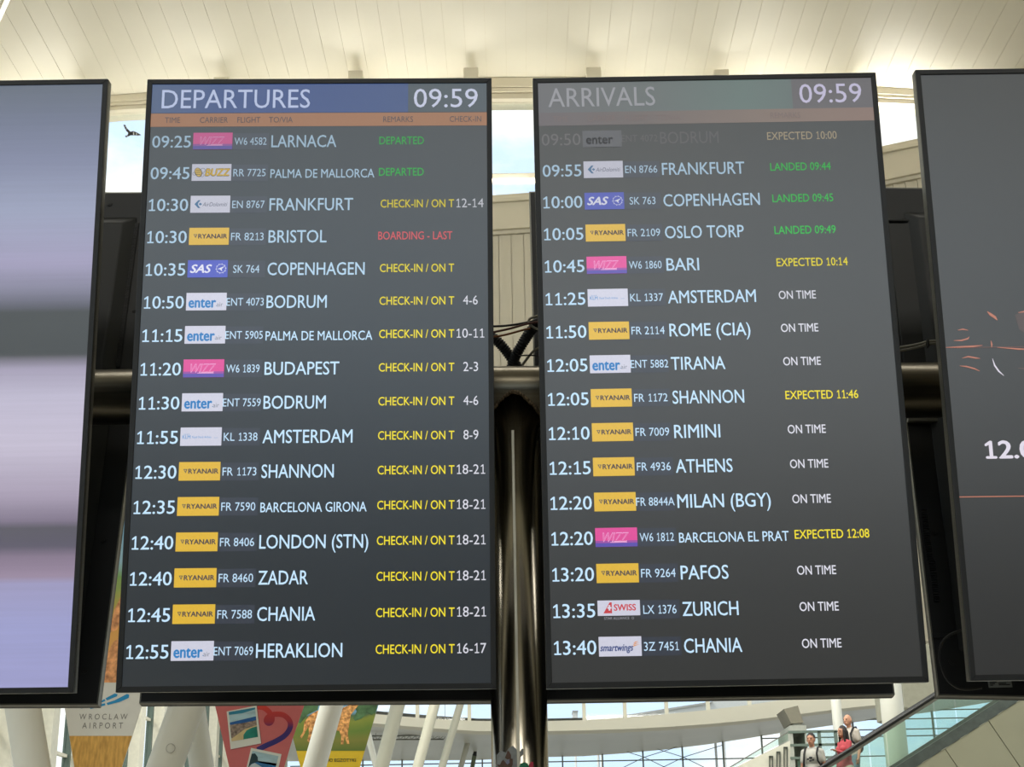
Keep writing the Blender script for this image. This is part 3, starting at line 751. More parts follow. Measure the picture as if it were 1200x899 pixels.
# ------------------------------------------------------------------ escalator
EY = 29.3; EW = 1.5
H0 = at(965, 899, EY); H1 = at(1100, 813.5, EY)
dx = (H1 - H0); slope = dx.z / dx.x
base = Vector((H0.x - (H0.z - .95) / slope, EY + EW / 2, 0))
esc = thing('escalator', 'escalator with green glass balustrade and black handrail rising to the right', 'escalator', base)
def hl(X): return (H0.z + (X - H0.x) * slope)            # handrail height at X
Xa = base.x; Xb = base.x + 12.5
m_hand = mat('handrail_rubber', (30, 30, 28), .35)
m_skirt = mat('skirt_steel', (96, 104, 100), .35, metal=.6, var=.15)
m_clad = mat('cladding_beige', (152, 150, 126), .5, var=.04, scale=1)
def E(X, dz, Y): return Vector((X, Y, hl(X) + dz)) - base
for Y_ in (EY, EY + EW):
    MB().tube([E(Xa - .6, .0, Y_) + Vector((0, 0, .35)), E(Xa, .02, Y_), E(Xb, 0, Y_), E(Xb, 0, Y_) + Vector((1.2, 0, 0))], .045, 10).build('handrail', m_hand, esc)
    MB().bar(E(Xa, -.06, Y_), E(Xb, -.06, Y_), .05, .05).build('rail_track', m_alu, esc)
    npan = 9
    for i in range(npan):
        a = Xa + (Xb - Xa) * i / npan + .02; b = Xa + (Xb - Xa) * (i + 1) / npan - .01
        MB().prism([E(a, -.80, Y_), E(b, -.80, Y_), E(b, -.07, Y_), E(a, -.07, Y_)], (0, .012, 0)).build('glass_panel', m_bglass, esc)
    MB().prism([E(Xa, -1.02, Y_ - .05), E(Xb, -1.02, Y_ - .05), E(Xb, -.80, Y_ - .05), E(Xa, -.80, Y_ - .05)], (0, .1, 0)).build('skirt', m_skirt, esc)
# cladding panels under the near skirt
nper = 14
L_ = Vector((1, 0, slope)).normalized(); Nn = Vector((slope, 0, -1)).normalized()
for i in range(nper):
    a = E(Xa + (Xb - Xa) * i / nper, -1.03, EY - .04) + L_ * .008; b = E(Xa + (Xb - Xa) * (i + 1) / nper, -1.03, EY - .04) - L_ * .008
    MB().prism([a, b, b + Nn * 1.25, a + Nn * 1.25], (0, .03, 0)).build('cladding_panel', m_clad, esc)
MB().prism([E(Xa, -1.05, EY), E(Xb, -1.05, EY), E(Xb, -1.05, EY) + Nn * 1.22, E(Xa, -1.05, EY) + Nn * 1.22], (0, EW, 0)).build('truss_body', mat('truss_body', (140, 134, 116), .6), esc)
ns = 32; rise = (hl(Xb) - hl(Xa)) / ns; run = (Xb - Xa) / ns
STEP = []
for i in range(ns):
    X = Xa + run * i; z = hl(X) - .93 - base.z
    STEP.append((X, z + base.z))
    MB().bbox((X - base.x, EY + .1 - base.y, z - .18), (X + run - base.x, EY + EW - .1 - base.y, z)).build('step', mat('step_grey', (110, 112, 112), .4, metal=.5), esc)
# ------------------------------------------------------------------ people
def capsule(mb, a, b, ra, rb, seg=10):
    a = Vector(a); b = Vector(b); n = 5
    mb.ico(a, ra, 2); mb.ico(b, rb, 2)
    mb.tube([a.lerp(b, i / n) for i in range(n + 1)], ra, seg, radii=[ra + (rb - ra) * i / n for i in range(n + 1)])
def remesh(name, mb, m, parent, voxel, smooth=2):
    me = bpy.data.meshes.new(name); me.from_pydata(mb.v, [], mb.f)
    o = bpy.data.objects.new(name, me); COL.objects.link(o)
    r = o.modifiers.new('r', 'REMESH'); r.mode = 'VOXEL'; r.voxel_size = voxel; r.use_smooth_shade = True
    s = o.modifiers.new('s', 'SMOOTH'); s.iterations = smooth; s.factor = .5
    me2 = bpy.data.meshes.new_from_object(o.evaluated_get(bpy.context.evaluated_depsgraph_get()))
    bpy.data.objects.remove(o); me2.materials.clear(); me2.materials.append(m)
    for p in me2.polygons: p.use_smooth = True
    return link(name, me2, parent)
def person(label, loc, rz, H, skin, top, bottom, hair, long_hair=False, bald=False, female=False, long_sleeve=False, bag=None, print_=False, head_turn=0, holds=1, pose=0):
    s = H / 1.75
    t = thing('person', label, 'person', loc, (0, 0, rz))
    V = lambda *p: Vector(p) * s
    sh = .15 if female else .178; hip = .095
    J = dict(ankL=V(.10, -.04, .09), kneL=V(.105, -.06, .49), hipL=V(hip, 0, .90), ankR=V(-.10, .06, .09), kneR=V(-.105, -.05, .49), hipR=V(-hip, 0, .90),
             pel=V(0, 0, .95), waist=V(0, .0, 1.08), chest=V(0, .0, 1.28), neck0=V(0, .015, 1.42), neck1=V(0, -.005, 1.53), shL=V(sh, .01, 1.395), shR=V(-sh, .01, 1.395))
    hd = V(0, -.025, 1.625)
    J['elL'] = V(sh + .045, .02, 1.12); J['elR'] = V(-sh - .045, .02, 1.12)
    J['wrL'] = V(sh + .03, -.22, 1.02) if holds else V(sh + .05, -.08, .87); J['wrR'] = V(-sh - .06, -.06, .87)
    if pose == 2:
        J['elL'] = V(sh + .05, -.06, 1.14); J['wrL'] = V(sh - .06, -.26, 1.22)
    def legs(mb, add=0.0):
        for S in 'LR':
            capsule(mb, J['hip' + S], J['kne' + S], .085 * s + add, .056 * s + add); capsule(mb, J['kne' + S], J['ank' + S], .055 * s + add, .038 * s + add)
    def torso(mb, add=0.0):
        mb.ico(J['pel'], (.165 * s + add, .11 * s + add, .12 * s + add), 3)
        mb.ico(J['waist'], ((.13 if female else .15) * s + add, .1 * s + add, .14 * s + add), 3)
        mb.ico(J['chest'], ((.155 if female else .18) * s + add, .115 * s + add, .17 * s + add), 3)
        if female:
            mb.ico(V(.07, -.085, 1.27), .06 * s + add, 2); mb.ico(V(-.07, -.085, 1.27), .06 * s + add, 2)
        for S in 'LR': capsule(mb, V(0, .012, 1.44), J['sh' + S], .05 * s + add * .5, .046 * s + add * .6)
    b = MB(); legs(b); torso(b)
    capsule(b, J['neck0'], J['neck1'], .06 * s, .052 * s)
    b.ico(hd, (.075 * s, .095 * s, .115 * s), 3)
    b.ico(hd + V(0, -.03, -.06), (.055 * s, .062 * s, .055 * s), 3)
    capsule(b, hd + V(0, -.092, .005), hd + V(0, -.112, -.028), .009 * s, .014 * s)
    capsule(b, hd + V(-.018, -.09, -.062), hd + V(.018, -.09, -.062), .009 * s, .009 * s)
    for q in (-1, 1):
        b.ico(hd + V(.077 * q, .01, -.01), (.012 * s, .022 * s, .032 * s), 2)
        capsule(b, hd + V(.012 * q, -.088, .03), hd + V(.045 * q, -.078, .03), .009 * s, .009 * s)
    for S, q in (('L', 1), ('R', -1)):
        capsule(b, J['sh' + S], J['el' + S], .045 * s, .036 * s); capsule(b, J['el' + S], J['wr' + S], .036 * s, .026 * s)
        d = (J['wr' + S] - J['el' + S]).normalized(); side = Vector((0, -1, 0)) if abs(d.y) < .5 else Vector((q, 0, 0)) * -1
        side = (side - d * side.dot(d)).normalized(); nrm = d.cross(side)
        palm = J['wr' + S] + d * .05 * s
        capsule(b, palm - side * .022 * s, palm + side * .022 * s, .02 * s, .02 * s); capsule(b, J['wr' + S], palm, .025 * s, .022 * s)
        for fi, (o_, ln) in enumerate(((-.032, .055), (-.011, .07), (.011, .075), (.032, .068))):
            p0 = palm + side * o_ * s + d * .02 * s; p1_ = p0 + d * ln * .6 * s; p2_ = p1_ + (d * .7 + Vector((-q * .6, 0, -.3))).normalized() * ln * .5 * s
            capsule(b, p0, p1_, .0098 * s, .009 * s, 8); capsule(b, p1_, p2_, .009 * s, .008 * s, 8)
        capsule(b, palm + side * .02 * s, palm + side * .062 * s + d * .03 * s, .012 * s, .0095 * s, 8)
    for S in 'LR':
        a = J['ank' + S]; capsule(b, a, a + V(0, -.13, -.055), .035 * s, .028 * s)
    remesh('body', b, skin, t, .0095 * s, 1)
    for q in (-1, 1):
        MB().ico(hd + V(.03 * q, -.086, .012), (.014 * s, .008 * s, .008 * s), 2).build('eye', mat('eye_dark', (50, 36, 30), .2), t)
    MB().ico(hd + V(0, -.102, -.062), (.024 * s, .006 * s, .006 * s), 2).build('mouth', mat('lip', (150, 84, 76), .5), t)
    # clothing
    c = MB(); torso(c, .016 * s)
    for S in 'LR':
        e = J['el' + S]; a = J['sh' + S]
        if long_sleeve:
            capsule(c, a, e, .056 * s, .047 * s); capsule(c, e, J['wr' + S], .047 * s, .038 * s)
        else: capsule(c, a, a.lerp(e, .62), .056 * s, .054 * s)
    capsule(c, V(0, .012, 1.40), V(0, .01, 1.455), .085 * s, .066 * s)
    remesh('jacket' if long_sleeve else 't_shirt', c, top, t, .014 * s, 2)
    c = MB(); legs(c, .016 * s); c.ico(J['pel'] + V(0, 0, -.03), (.178 * s, .122 * s, .115 * s), 3)
    remesh('trousers', c, bottom, t, .014 * s, 2)
    for S in 'LR':
        a = J['ank' + S]; c = MB(); capsule(c, a + V(0, .03, -.045), a + V(0, -.15, -.055), .042 * s, .036 * s); c.ico(a + V(0, 0, -.03), .05 * s, 2)
        remesh('shoe', c, mat('shoe_dark', (60, 58, 56), .6), t, .012 * s, 2)
    if not bald:
        h = MB(); h.ico(hd + V(0, .018, .028), (.085 * s, .098 * s, .108 * s), 3)
        if long_hair:
            for q in (-1, 0, 1): capsule(h, hd + V(.055 * q, .05, .0), hd + V(.07 * q, .075, -.24), .05 * s, .035 * s)
            capsule(h, hd + V(.068, -.01, .02), hd + V(.085, -.02, -.2), .03 * s, .022 * s); capsule(h, hd + V(-.068, -.01, .02), hd + V(-.085, -.02, -.2), .03 * s, .022 * s)
        # cut away the face
        keep = remesh('hair', h, hair, t, .011 * s, 1)
        bm = bmesh.new(); bm.from_mesh(keep.data); fz = hd.z + .062 * s
        kill = [v for v in bm.verts if v.co.y < hd.y - (.045 if long_hair else .03) * s and v.co.z < fz and abs(v.co.x) < .066 * s] + ([] if long_hair else [v for v in bm.verts if v.co.z < hd.z - .045 * s or (v.co.z < hd.z + .03 * s and v.co.y < hd.y)])
        bmesh.ops.delete(bm, geom=list(set(kill)), context='VERTS'); bm.to_mesh(keep.data); bm.free()
    if print_:
        m_ = mat('shirt_print', (40, 40, 44), .7); pm = MB()
        for (a, b_, c_) in ((-.05, 1.25, .04), (.0, 1.27, .045), (.04, 1.23, .035), (-.01, 1.215, .035), (.055, 1.265, .02)):
            pm.ico(V(a, -.134 + abs(a) * .3, b_), (c_ * s, .008 * s, c_ * .55 * s), 1)
        pm.build('shirt_print', m_, t)
    if bag:
        bt = thing('backpack', bag, 'bag', loc, (0, 0, rz)); bm_ = mat('bag_black', (26, 27, 30), .7)
        g = MB(); g.ico(V(0, .2, 1.18), (.15 * s, .09 * s, .22 * s), 3); g.ico(V(0, .26, 1.1), (.11 * s, .06 * s, .12 * s), 3)
        remesh('pack', g, bm_, bt, .015 * s, 2)
        for q in ((-1, 1) if 'one strap' not in bag else (1,)):
            pts = [V(.11 * q, .15, 1.38), V(.12 * q, .06, 1.485), V(.125 * q, -.04, 1.46), V(.125 * q, -.135, 1.34), V(.14 * q, -.13, 1.2), V(.19 * q, -.02, 1.08), V(.15 * q, .13, 1.04)]
            P = []
            for i in range(len(pts) - 1):
                for k in range(4): P.append(pts[i].lerp(pts[i + 1], k / 4))
            P.append(pts[-1])
            MB().tube(P, .018 * s, 8).build('strap', bm_, bt)
    return t
def stand(xpx, Yp, htop, ypx_top):
    """step nearest to where this person's feet must be"""
    p = at(xpx, ypx_top, Yp); zf = p.z - htop
    best = min(STEP, key=lambda q: abs((q[0] + run / 2) - p.x))
    return p.x, zf, best
PX = []
for (x, Yp, h, y) in ((950, EY + .55, 1.76, 859), (987.5, EY + .5, 1.66, 852.5), (994, EY + 1.0, 1.72, 841.5)):
    X_, zf, st = stand(x, Yp, h, y); PX.append((X_, Yp, st[1]))
    print('person', x, round(zf, 2), 'step', round(st[1], 2))
m_skin = mat('skin_a', (186, 134, 106), .55, var=.05); m_skin2 = mat('skin_b', (196, 144, 116), .55, var=.05)
m_hair = mat('hair_dark', (34, 26, 22), .6, var=.2, scale=60)
person('dark-haired man in a white t-shirt with black backpack straps on the escalator', PX[0], math.radians(-28), 1.76, m_skin, mat('tshirt_white', (188, 185, 176), .8, var=.04), mat('jeans_blue', (70, 84, 108), .8), m_hair, bag='black backpack on the back of the man in the white printed t-shirt', print_=True)
person('woman with long dark hair and a red-pink top on the escalator', PX[1], math.radians(-62), 1.66, m_skin, mat('top_red', (186, 72, 80), .8), mat('trousers_pale', (196, 190, 172), .8), m_hair, long_hair=True, female=True, long_sleeve=True, pose=2)
person('bald man in a pale shirt behind the woman on the escalator', PX[2], math.radians(-50), 1.72, m_skin2, mat('shirt_pale', (186, 178, 166), .8), mat('jeans_teal', (110, 140, 150), .8), m_hair, bald=True, bag='black shoulder bag hung by one strap on the bald man', holds=0)

# ------------------------------------------------------------------ the flight displays
# pose of each screen: yaw, tilt, roll, x, y, z of the middle of its lower edge (front face)
SW, SH, ST = .706, 1.233, .026
m_lcd = mat('lcd_glass', (5, 5, 6), .34, var=.3, scale=40, spec=.75)
def lcd(name, k, tint=(1, 1, 1.02)):
    m = mat(name, (5, 5, 6), .28, var=.3, scale=40, spec=.8); nt = m.node_tree; b = nt.nodes['Principled BSDF']
    b.inputs['Emission Color'].default_value = (k * tint[0], k * tint[1], k * tint[2], 1); b.inputs['Emission Strength'].default_value = 1.0; b.inputs['IOR'].default_value = 1.9
    return m
def frame_parts(t, front=True, back_dir=1):
    """bezel ring, brushed rim, rear cover; the lit face looks to -y (front) and the body goes back"""
    d = back_dir; BZ = .0105; hw = SW / 2
    def ringbox(y0, y1, inset, wd, mb):
        a = hw - inset
        z0, z1 = inset, SH - inset
        mb.bbox((-a, y0, z0), (-a + wd, y1, z1)); mb.bbox((a - wd, y0, z0), (a, y1, z1))
        mb.bbox((-a + wd, y0, z0), (a - wd, y1, z0 + wd)); mb.bbox((-a + wd, y0, z1 - wd), (a - wd, y1, z1))
        return mb
    return ringbox
def bezel(t, parent_mat=None):
    hw = SW / 2; w_ = .0105
    for nme, pts in (('bezel', [(-hw, 0), (hw, 0), (hw - w_, w_), (-hw + w_, w_)]), ('bezel', [(hw, 0), (hw, SH), (hw - w_, SH - w_), (hw - w_, w_)]),
                     ('bezel', [(hw, SH), (-hw, SH), (-hw + w_, SH - w_), (hw - w_, SH - w_)]), ('bezel', [(-hw, SH), (-hw, 0), (-hw + w_, w_), (-hw + w_, SH - w_)])):
        MB().prism([(u, 0, v) for u, v in pts], (0, .012, 0)).build(nme, m_bezel, t, .0008, 1)
def rim(t):
    hw = SW / 2
    for a, b in (((-hw, .0045, 0), (-hw + .003, ST, SH)), ((hw - .003, .0045, 0), (hw, ST, SH)), ((-hw + .003, .0045, 0), (hw - .003, ST, .003)), ((-hw + .003, .0045, SH - .003), (hw - .003, ST, SH))):
        MB().bbox(a, b).build('side_rim', m_alu, t)
def rear(t, detail=True, vents=True):
    hw = SW / 2
    MB().bbox((-hw + .003, ST - .004, .003), (hw - .003, ST, SH - .003)).build('back_panel', m_back, t)
    # raised electronics housing with chamfered edge
    a, b = .015, .048
    x0_, x1_, z0_, z1_ = -hw + .05, hw - .05, .09, SH - .07
    q = .03
    vs = [(x0_, ST, z0_), (x1_, ST, z0_), (x1_, ST, z1_), (x0_, ST, z1_), (x0_ + q, ST + .022, z0_ + q), (x1_ - q, ST + .022, z0_ + q), (x1_ - q, ST + .022, z1_ - q), (x0_ + q, ST + .022, z1_ - q)]
    mb = MB(); mb.add(vs, [(3, 2, 1, 0), (4, 5, 6, 7), (0, 1, 5, 4), (1, 2, 6, 5), (2, 3, 7, 6), (3, 0, 4, 7)])
    mb.build('rear_housing', m_back2, t, .004, 2)
    for u in (-.30, .30):
        mb = MB(); vb = MB()
        MB().bbox((u - .008, ST, .76), (u + .008, ST + .0035, 1.145)).build('vent_strip', mat('vent_strip', (20, 22, 23), .6), t, .003, 2)
        for i in range(48):
            for k in (-1, 0, 1):
                z = .77 + i * .0077; vb.box((u + k * .0045, ST + .004, z), (.0025, .002, .0035))
        o = vb.build('vent_holes', m_black, t); o['kind'] = 'stuff'
    for (u, v) in ((.32, .35), (.317, .07), (.323, .91), (-.32, .35), (-.317, .07), (-.323, .91), (.23, 1.2), (-.23, 1.2), (0, .04)):
        mb = MB(); mb.tube([(u, ST, v), (u, ST + .002, v)], .0075, 16); mb.tube([(u, ST + .002, v), (u, ST + .0035, v)], .0045, 12)
        mb.build('screw', m_black, t)
def mount(t, zc, ydist):
    """bracket between the housing and the crossbar"""
    for u in (-.18, .18):
        MB().bbox((u - .02, ST + .022, zc - .18), (u + .02, ST + .030, zc + .18)).build('mount_rail', m_steel, t)
        if ydist > .03: MB().bbox((u - .018, ST + .030, zc - .03), (u + .018, ST + .030 + ydist, zc + .03)).build('mount_arm', m_black, t)
def screen_thing(name, label, pose, group=None):
    yaw, tilt, roll, x, y, z = pose
    R = Matrix.Rotation(yaw, 4, 'Z') @ Matrix.Rotation(tilt, 4, 'X') @ Matrix.Rotation(roll, 4, 'Y')
    t = thing(name, label, 'screen', (x, y, z), R.to_euler(), group)
    return t
POSE = dict(dep=(.0175, .1014, .005, -.3921, 2.8011, 2.0018), arr=(.0023, .0824, -.0002, .4067, 2.7834, 1.9948),
            left=(-.0056, .1033, .0062, -1.1766, 2.7955, 2.0067), right=(.0036, .0837, .0033, 1.1876, 2.7797, 1.9938))
G1 = 'flight displays facing the viewer'
PW, PV0, PV1 = .3425, .0092, 1.2235
def face(t, m):
    """display surface behind the bezel"""
    return MB().bbox((-PW, PANEL_Y, PV0), (PW, PANEL_Y + .004, PV1)).build('display_panel', m, t)

# text colours
def dim(c, f): return tuple(int(v * f) for v in c)
BLUE = (194, 226, 250)
ROWP = .06815; ROW0 = 1.0963
def tmat(c, f, key): return emi('text_%s_%02d' % (key, int(f * 100)), dim(c, f))
m_yel = (238, 220, 40); m_grn = (52, 206, 84); m_red = (226, 92, 100); m_wht = (216, 216, 226)

def sub(o, parent): o.parent = parent; return o
def logo(kind, t, u, v, f):
    """carrier logo card 79.5 x 36 mm, centre u, v"""
    w_, h_ = .0795, .0362
    if kind == 'SWISS': h_ = .0285; v = v + .003
    u0, u1, v0, v1 = u - w_ / 2, u + w_ / 2, v - h_ / 2, v + h_ / 2
    cols = dict(WIZZ=(222, 62, 148), RYANAIR=(224, 180, 36), SAS=(62, 76, 186))
    base = cols.get(kind, (206, 206, 222))
    k = lambda c, n: emi('logo_%s_%02d' % (n, int(f * 100)), dim(c, f))
    card = rect(u0, v0, u1, v1, 2).build('carrier_logo', k(base, kind if kind in cols else 'white'), t)
    T = lambda nm, s, m, uu, vv, wid, cap, layer=4, **kw: letters(nm, s, m, card, uu, vv, wid, cap, layer=layer, **kw)
    if kind == 'WIZZ':
        rect(u0, v0, u1, v0 + h_ * .2, 3).build('logo_stripe', k((80, 64, 168), 'violet'), card)
        rect(u0, v0 + h_ * .2, u1, v0 + h_ * .32, 3).build('logo_stripe', k((150, 62, 160), 'purple'), card)
        T('logo_lettering', 'WIZZ', k((236, 170, 214), 'palepink'), u - .0255, v, .0495, .0172, 4, offset=.02, shear=.35)
        T('logo_lettering', 'WIZZ', k((222, 62, 148), 'WIZZ'), u - .0248, v, .0476, .0152, 5, offset=-.014, shear=.35)
        rect(u - .012, v - .0105, u + .02, v - .0093, 4).build('logo_underline', k((236, 170, 214), 'palepink'), card)
    elif kind == 'BUZZ':
        T('logo_lettering', 'BUZZ', k((70, 66, 60), 'dark'), u - .0135, v, .052, .0155, 4, offset=.06, shear=.2)
        T('logo_lettering', 'BUZZ', k((222, 184, 60), 'gold'), u - .0125, v, .0505, .0145, 5, offset=.035, shear=.2)
        # small striped bee emblem: body, stripes, wings
        def oval(cu, cv, a, b, lay, m, nme, rot=0):
            P = []
            for i in range(16):
                q = 2 * math.pi * i / 16; x, z = a * math.cos(q), b * math.sin(q)
                P.append((cu + x * math.cos(rot) - z * math.sin(rot), cv + x * math.sin(rot) + z * math.cos(rot)))
            return poly(P, lay).build(nme, m, card)
        dk = k((70, 66, 60), 'dark'); gd = k((222, 184, 60), 'gold')
        oval(u - .0265, v, .0075, .0105, 4, dk, 'logo_emblem', .4); oval(u - .0265, v, .0062, .0092, 5, gd, 'logo_emblem', .4)
        for q in (-.0045, 0, .0045): rect(u - .0315, v + q - .0007, u - .0215, v + q + .0007, 6).build('logo_emblem', dk, card)
        ring(u - .0175, v + .004, .005, .0008, 5).build('logo_emblem', dk, card); ring(u - .0345, v - .003, .0035, .0007, 5).build('logo_emblem', dk, card)
        ring(u - .0185, v - .006, .004, .0007, 5).build('logo_emblem', dk, card)
    elif kind == 'RYANAIR':
        nv = k((46, 48, 76), 'navy')
        T('logo_lettering', 'RYANAIR', nv, u - .0215, v, .058, .0092, 4, offset=.03)
        mb = poly([(u - .031, v + .0042), (u - .0235, v + .0042), (u - .0265, v - .004)], 4); mb.build('logo_emblem', nv, card)
        mb = poly([(u - .029, v + .003), (u - .0255, v + .003), (u - .0268, v - .001)], 5); mb.build('logo_emblem', k((224, 180, 36), 'RYANAIR'), card)
    elif kind == 'SAS':
        wh = k((222, 222, 236), 'pale')
        T('logo_lettering', 'SAS', wh, u - .035, v, .0435, .0165, 4, offset=.035, shear=.3)
        mb = MB(); ring(u + .0265, v, .0095, .0008, 4, mb)
        for i in range(10):
            a = 2 * math.pi * i / 10; poly([(u + .0265 + .009 * math.cos(a), v + .009 * math.sin(a)), (u + .0265 + .0115 * math.cos(a + .1), v + .0115 * math.sin(a + .1)), (u + .0265 + .009 * math.cos(a + .2), v + .009 * math.sin(a + .2))], 4, mb=mb)
        poly([(u + .019, v - .001), (u + .026, v + .002), (u + .034, v + .005), (u + .028, v - .001), (u + .029, v - .006), (u + .024, v - .0015)], 4, mb=mb)
        mb.build('logo_emblem', wh, card)
    elif kind == 'ENTER':
        T('logo_lettering', 'enter', k((34, 122, 188), 'enterblue'), u - .035, v - .0015, .0545, .0215, 4, offset=.035)
        T('logo_lettering', 'air', k((120, 126, 140), 'greyish'), u + .021, v - .006, .012, .009, 4)
        rect(u + .0195, v - .0095, u + .021, v - .008, 4).build('logo_dot', k((34, 122, 188), 'enterblue'), card)
    elif kind == 'DOLOMITI':
        bl = k((34, 104, 150), 'teal')
        poly([(u - .0315, v), (u - .024, v + .0085), (u - .0195, v + .0085), (u - .0245, v + .002), (u - .0245, v - .002), (u - .0195, v - .0085), (u - .024, v - .0085)], 4).build('logo_emblem', bl, card)
        poly([(u - .0235, v), (u - .0195, v + .0028), (u - .0165, v), (u - .0195, v - .0028)], 4).build('logo_emblem', bl, card)
        T('logo_lettering', 'AirDolomiti', k((92, 98, 120), 'slate'), u - .0155, v - .0005, .05, .0085, 4, shear=.3)
    elif kind == 'KLM':
        lb = k((96, 150, 200), 'sky')
        T('logo_lettering', 'KLM', lb, u - .0355, v - .0008, .0155, .0068, 4, offset=.02)
        mb = MB()
        for i in range(4): poly([(u - .033 + i * .003, v + .0035), (u - .0313 + i * .003, v + .0035), (u - .0321 + i * .003, v + .0062)], 4, mb=mb)
        mb.build('logo_emblem', lb, card)
        T('logo_lettering', 'Royal Dutch Airlines', lb, u - .0165, v - .001, .0365, .0042, 4, offset=.008)
        mb = MB(); rect_ = poly([(u + .0255, v - .003), (u + .033, v - .003), (u + .033, v - .0024), (u + .0255, v - .0024)], 4, mb=mb); mb.build('logo_emblem', lb, card)
    elif kind == 'SWISS':
        rd = k((198, 48, 58), 'red')
        poly([(u - .029, v - .0098), (u - .013, v - .0098), (u - .013, v + .0105), (u - .017, v + .0105)], 4).build('logo_emblem', rd, card)
        mb = poly([(u - .0215, v - .0012), (u - .0138, v - .0012), (u - .0138, v + .0018), (u - .0215, v + .0018)], 5); poly([(u - .0192, v - .0048), (u - .0160, v - .0048), (u - .0160, v + .0055), (u - .0192, v + .0055)], 5, mb=mb)
        mb.build('logo_emblem', k((214, 214, 228), 'pale2'), card)
        T('logo_lettering', 'SWISS', rd, u - .0095, v + .0008, .0415, .0115, 4, offset=.03)
        T('logo_lettering', 'STAR ALLIANCE', k((150, 150, 160), 'grey'), u - .028, v - .0192, .047, .0046, 3)
        ring(u + .0255, v - .0192, .0022, .0006, 3).build('logo_emblem', k((150, 150, 160), 'grey'), card)
    elif kind == 'SMART':
        T('logo_lettering', 'smartwings', k((36, 60, 120), 'deepblue'), u - .0375, v - .002, .062, .0125, 4, offset=.03, shear=.3)
        mb = MB()
        for i in range(3): poly([(u + .022 + i * .001, v - .002 + i * .0032), (u + .027 + i * .001, v + .0002 + i * .0032), (u + .037 - i * .001, v + .0035 + i * .003), (u + .026 + i * .001, v + .0018 + i * .0032)], 4, mb=mb)
        mb.build('logo_emblem', k((222, 140, 50), 'orange'), card)
    elif kind == 'FADED':
        T('logo_lettering', 'enter', k((120, 120, 124), 'fadedtext'), u - .033, v - .001, .055, .019, 4, offset=.03)
    return card

DEP = [('09:25', 'WIZZ', 'W6 4582', 'LARNACA', 132, 'g', 'DEPARTED', ''), ('09:45', 'BUZZ', 'RR 7725', 'PALMA DE MALLORCA', 210, 'g', 'DEPARTED', ''),
       ('10:30', 'DOLOMITI', 'EN 8767', 'FRANKFURT', 168, 'y', 'CHECK-IN / ON T', '12-14'), ('10:30', 'RYANAIR', 'FR 8213', 'BRISTOL', 116, 'r', 'BOARDING - LAST', ''),
       ('10:35', 'SAS', 'SK 764', 'COPENHAGEN', 193, 'y', 'CHECK-IN / ON T', ''), ('10:50', 'ENTER', 'ENT 4073', 'BODRUM', 119, 'y', 'CHECK-IN / ON T', '4-6'),
       ('11:15', 'ENTER', 'ENT 5905', 'PALMA DE MALLORCA', 210, 'y', 'CHECK-IN / ON T', '10-11'), ('11:20', 'WIZZ', 'W6 1839', 'BUDAPEST', 146, 'y', 'CHECK-IN / ON T', '2-3'),
       ('11:30', 'ENTER', 'ENT 7559', 'BODRUM', 121, 'y', 'CHECK-IN / ON T', '4-6'), ('11:55', 'KLM', 'KL 1338', 'AMSTERDAM', 174, 'y', 'CHECK-IN / ON T', '8-9'),
       ('12:30', 'RYANAIR', 'FR 1173', 'SHANNON', 139, 'y', 'CHECK-IN / ON T', '18-21'), ('12:35', 'RYANAIR', 'FR 7590', 'BARCELONA GIRONA', 203, 'y', 'CHECK-IN / ON T', '18-21'),
       ('12:40', 'RYANAIR', 'FR 8406', 'LONDON (STN)', 207, 'y', 'CHECK-IN / ON T', '18-21'), ('12:40', 'RYANAIR', 'FR 8460', 'ZADAR', 94, 'y', 'CHECK-IN / ON T', '18-21'),
       ('12:45', 'RYANAIR', 'FR 7588', 'CHANIA', 109, 'y', 'CHECK-IN / ON T', '18-21'), ('12:55', 'ENTER', 'ENT 7069', 'HERAKLION', 161, 'y', 'CHECK-IN / ON T', '16-17')]
ARR = [('09:50', 'FADED', 'ENT 4072', 'BODRUM', 119, 'f', 'EXPECTED 10:00', ''), ('09:55', 'DOLOMITI', 'EN 8766', 'FRANKFURT', 167, 'g', 'LANDED 09:44', ''),
       ('10:00', 'SAS', 'SK 763', 'COPENHAGEN', 194, 'g', 'LANDED 09:45', ''), ('10:05', 'RYANAIR', 'FR 2109', 'OSLO TORP', 158, 'g', 'LANDED 09:49', ''),
       ('10:45', 'WIZZ', 'W6 1860', 'BARI', 65, 'y', 'EXPECTED 10:14', ''), ('11:25', 'KLM', 'KL 1337', 'AMSTERDAM', 174, 'w', 'ON TIME', ''),
       ('11:50', 'RYANAIR', 'FR 2114', 'ROME (CIA)', 159, 'w', 'ON TIME', ''), ('12:05', 'ENTER', 'ENT 5882', 'TIRANA', 106, 'w', 'ON TIME', ''),
       ('12:05', 'RYANAIR', 'FR 1172', 'SHANNON', 139, 'y', 'EXPECTED 11:46', ''), ('12:10', 'RYANAIR', 'FR 7009', 'RIMINI', 89, 'w', 'ON TIME', ''),
       ('12:15', 'RYANAIR', 'FR 4936', 'ATHENS', 109, 'w', 'ON TIME', ''), ('12:20', 'RYANAIR', 'FR 8844A', 'MILAN (BGY)', 178, 'w', 'ON TIME', ''),
       ('12:20', 'WIZZ', 'W6 1812', 'BARCELONA EL PRAT', 208, 'y', 'EXPECTED 12:08', ''), ('13:20', 'RYANAIR', 'FR 9264', 'PAFOS', 90, 'w', 'ON TIME', ''),
       ('13:35', 'SWISS', 'LX 1376', 'ZURICH', 105, 'w', 'ON TIME', ''), ('13:40', 'SMART', '3Z 7451', 'CHANIA', 108, 'w', 'ON TIME', '')]
FLW = {}
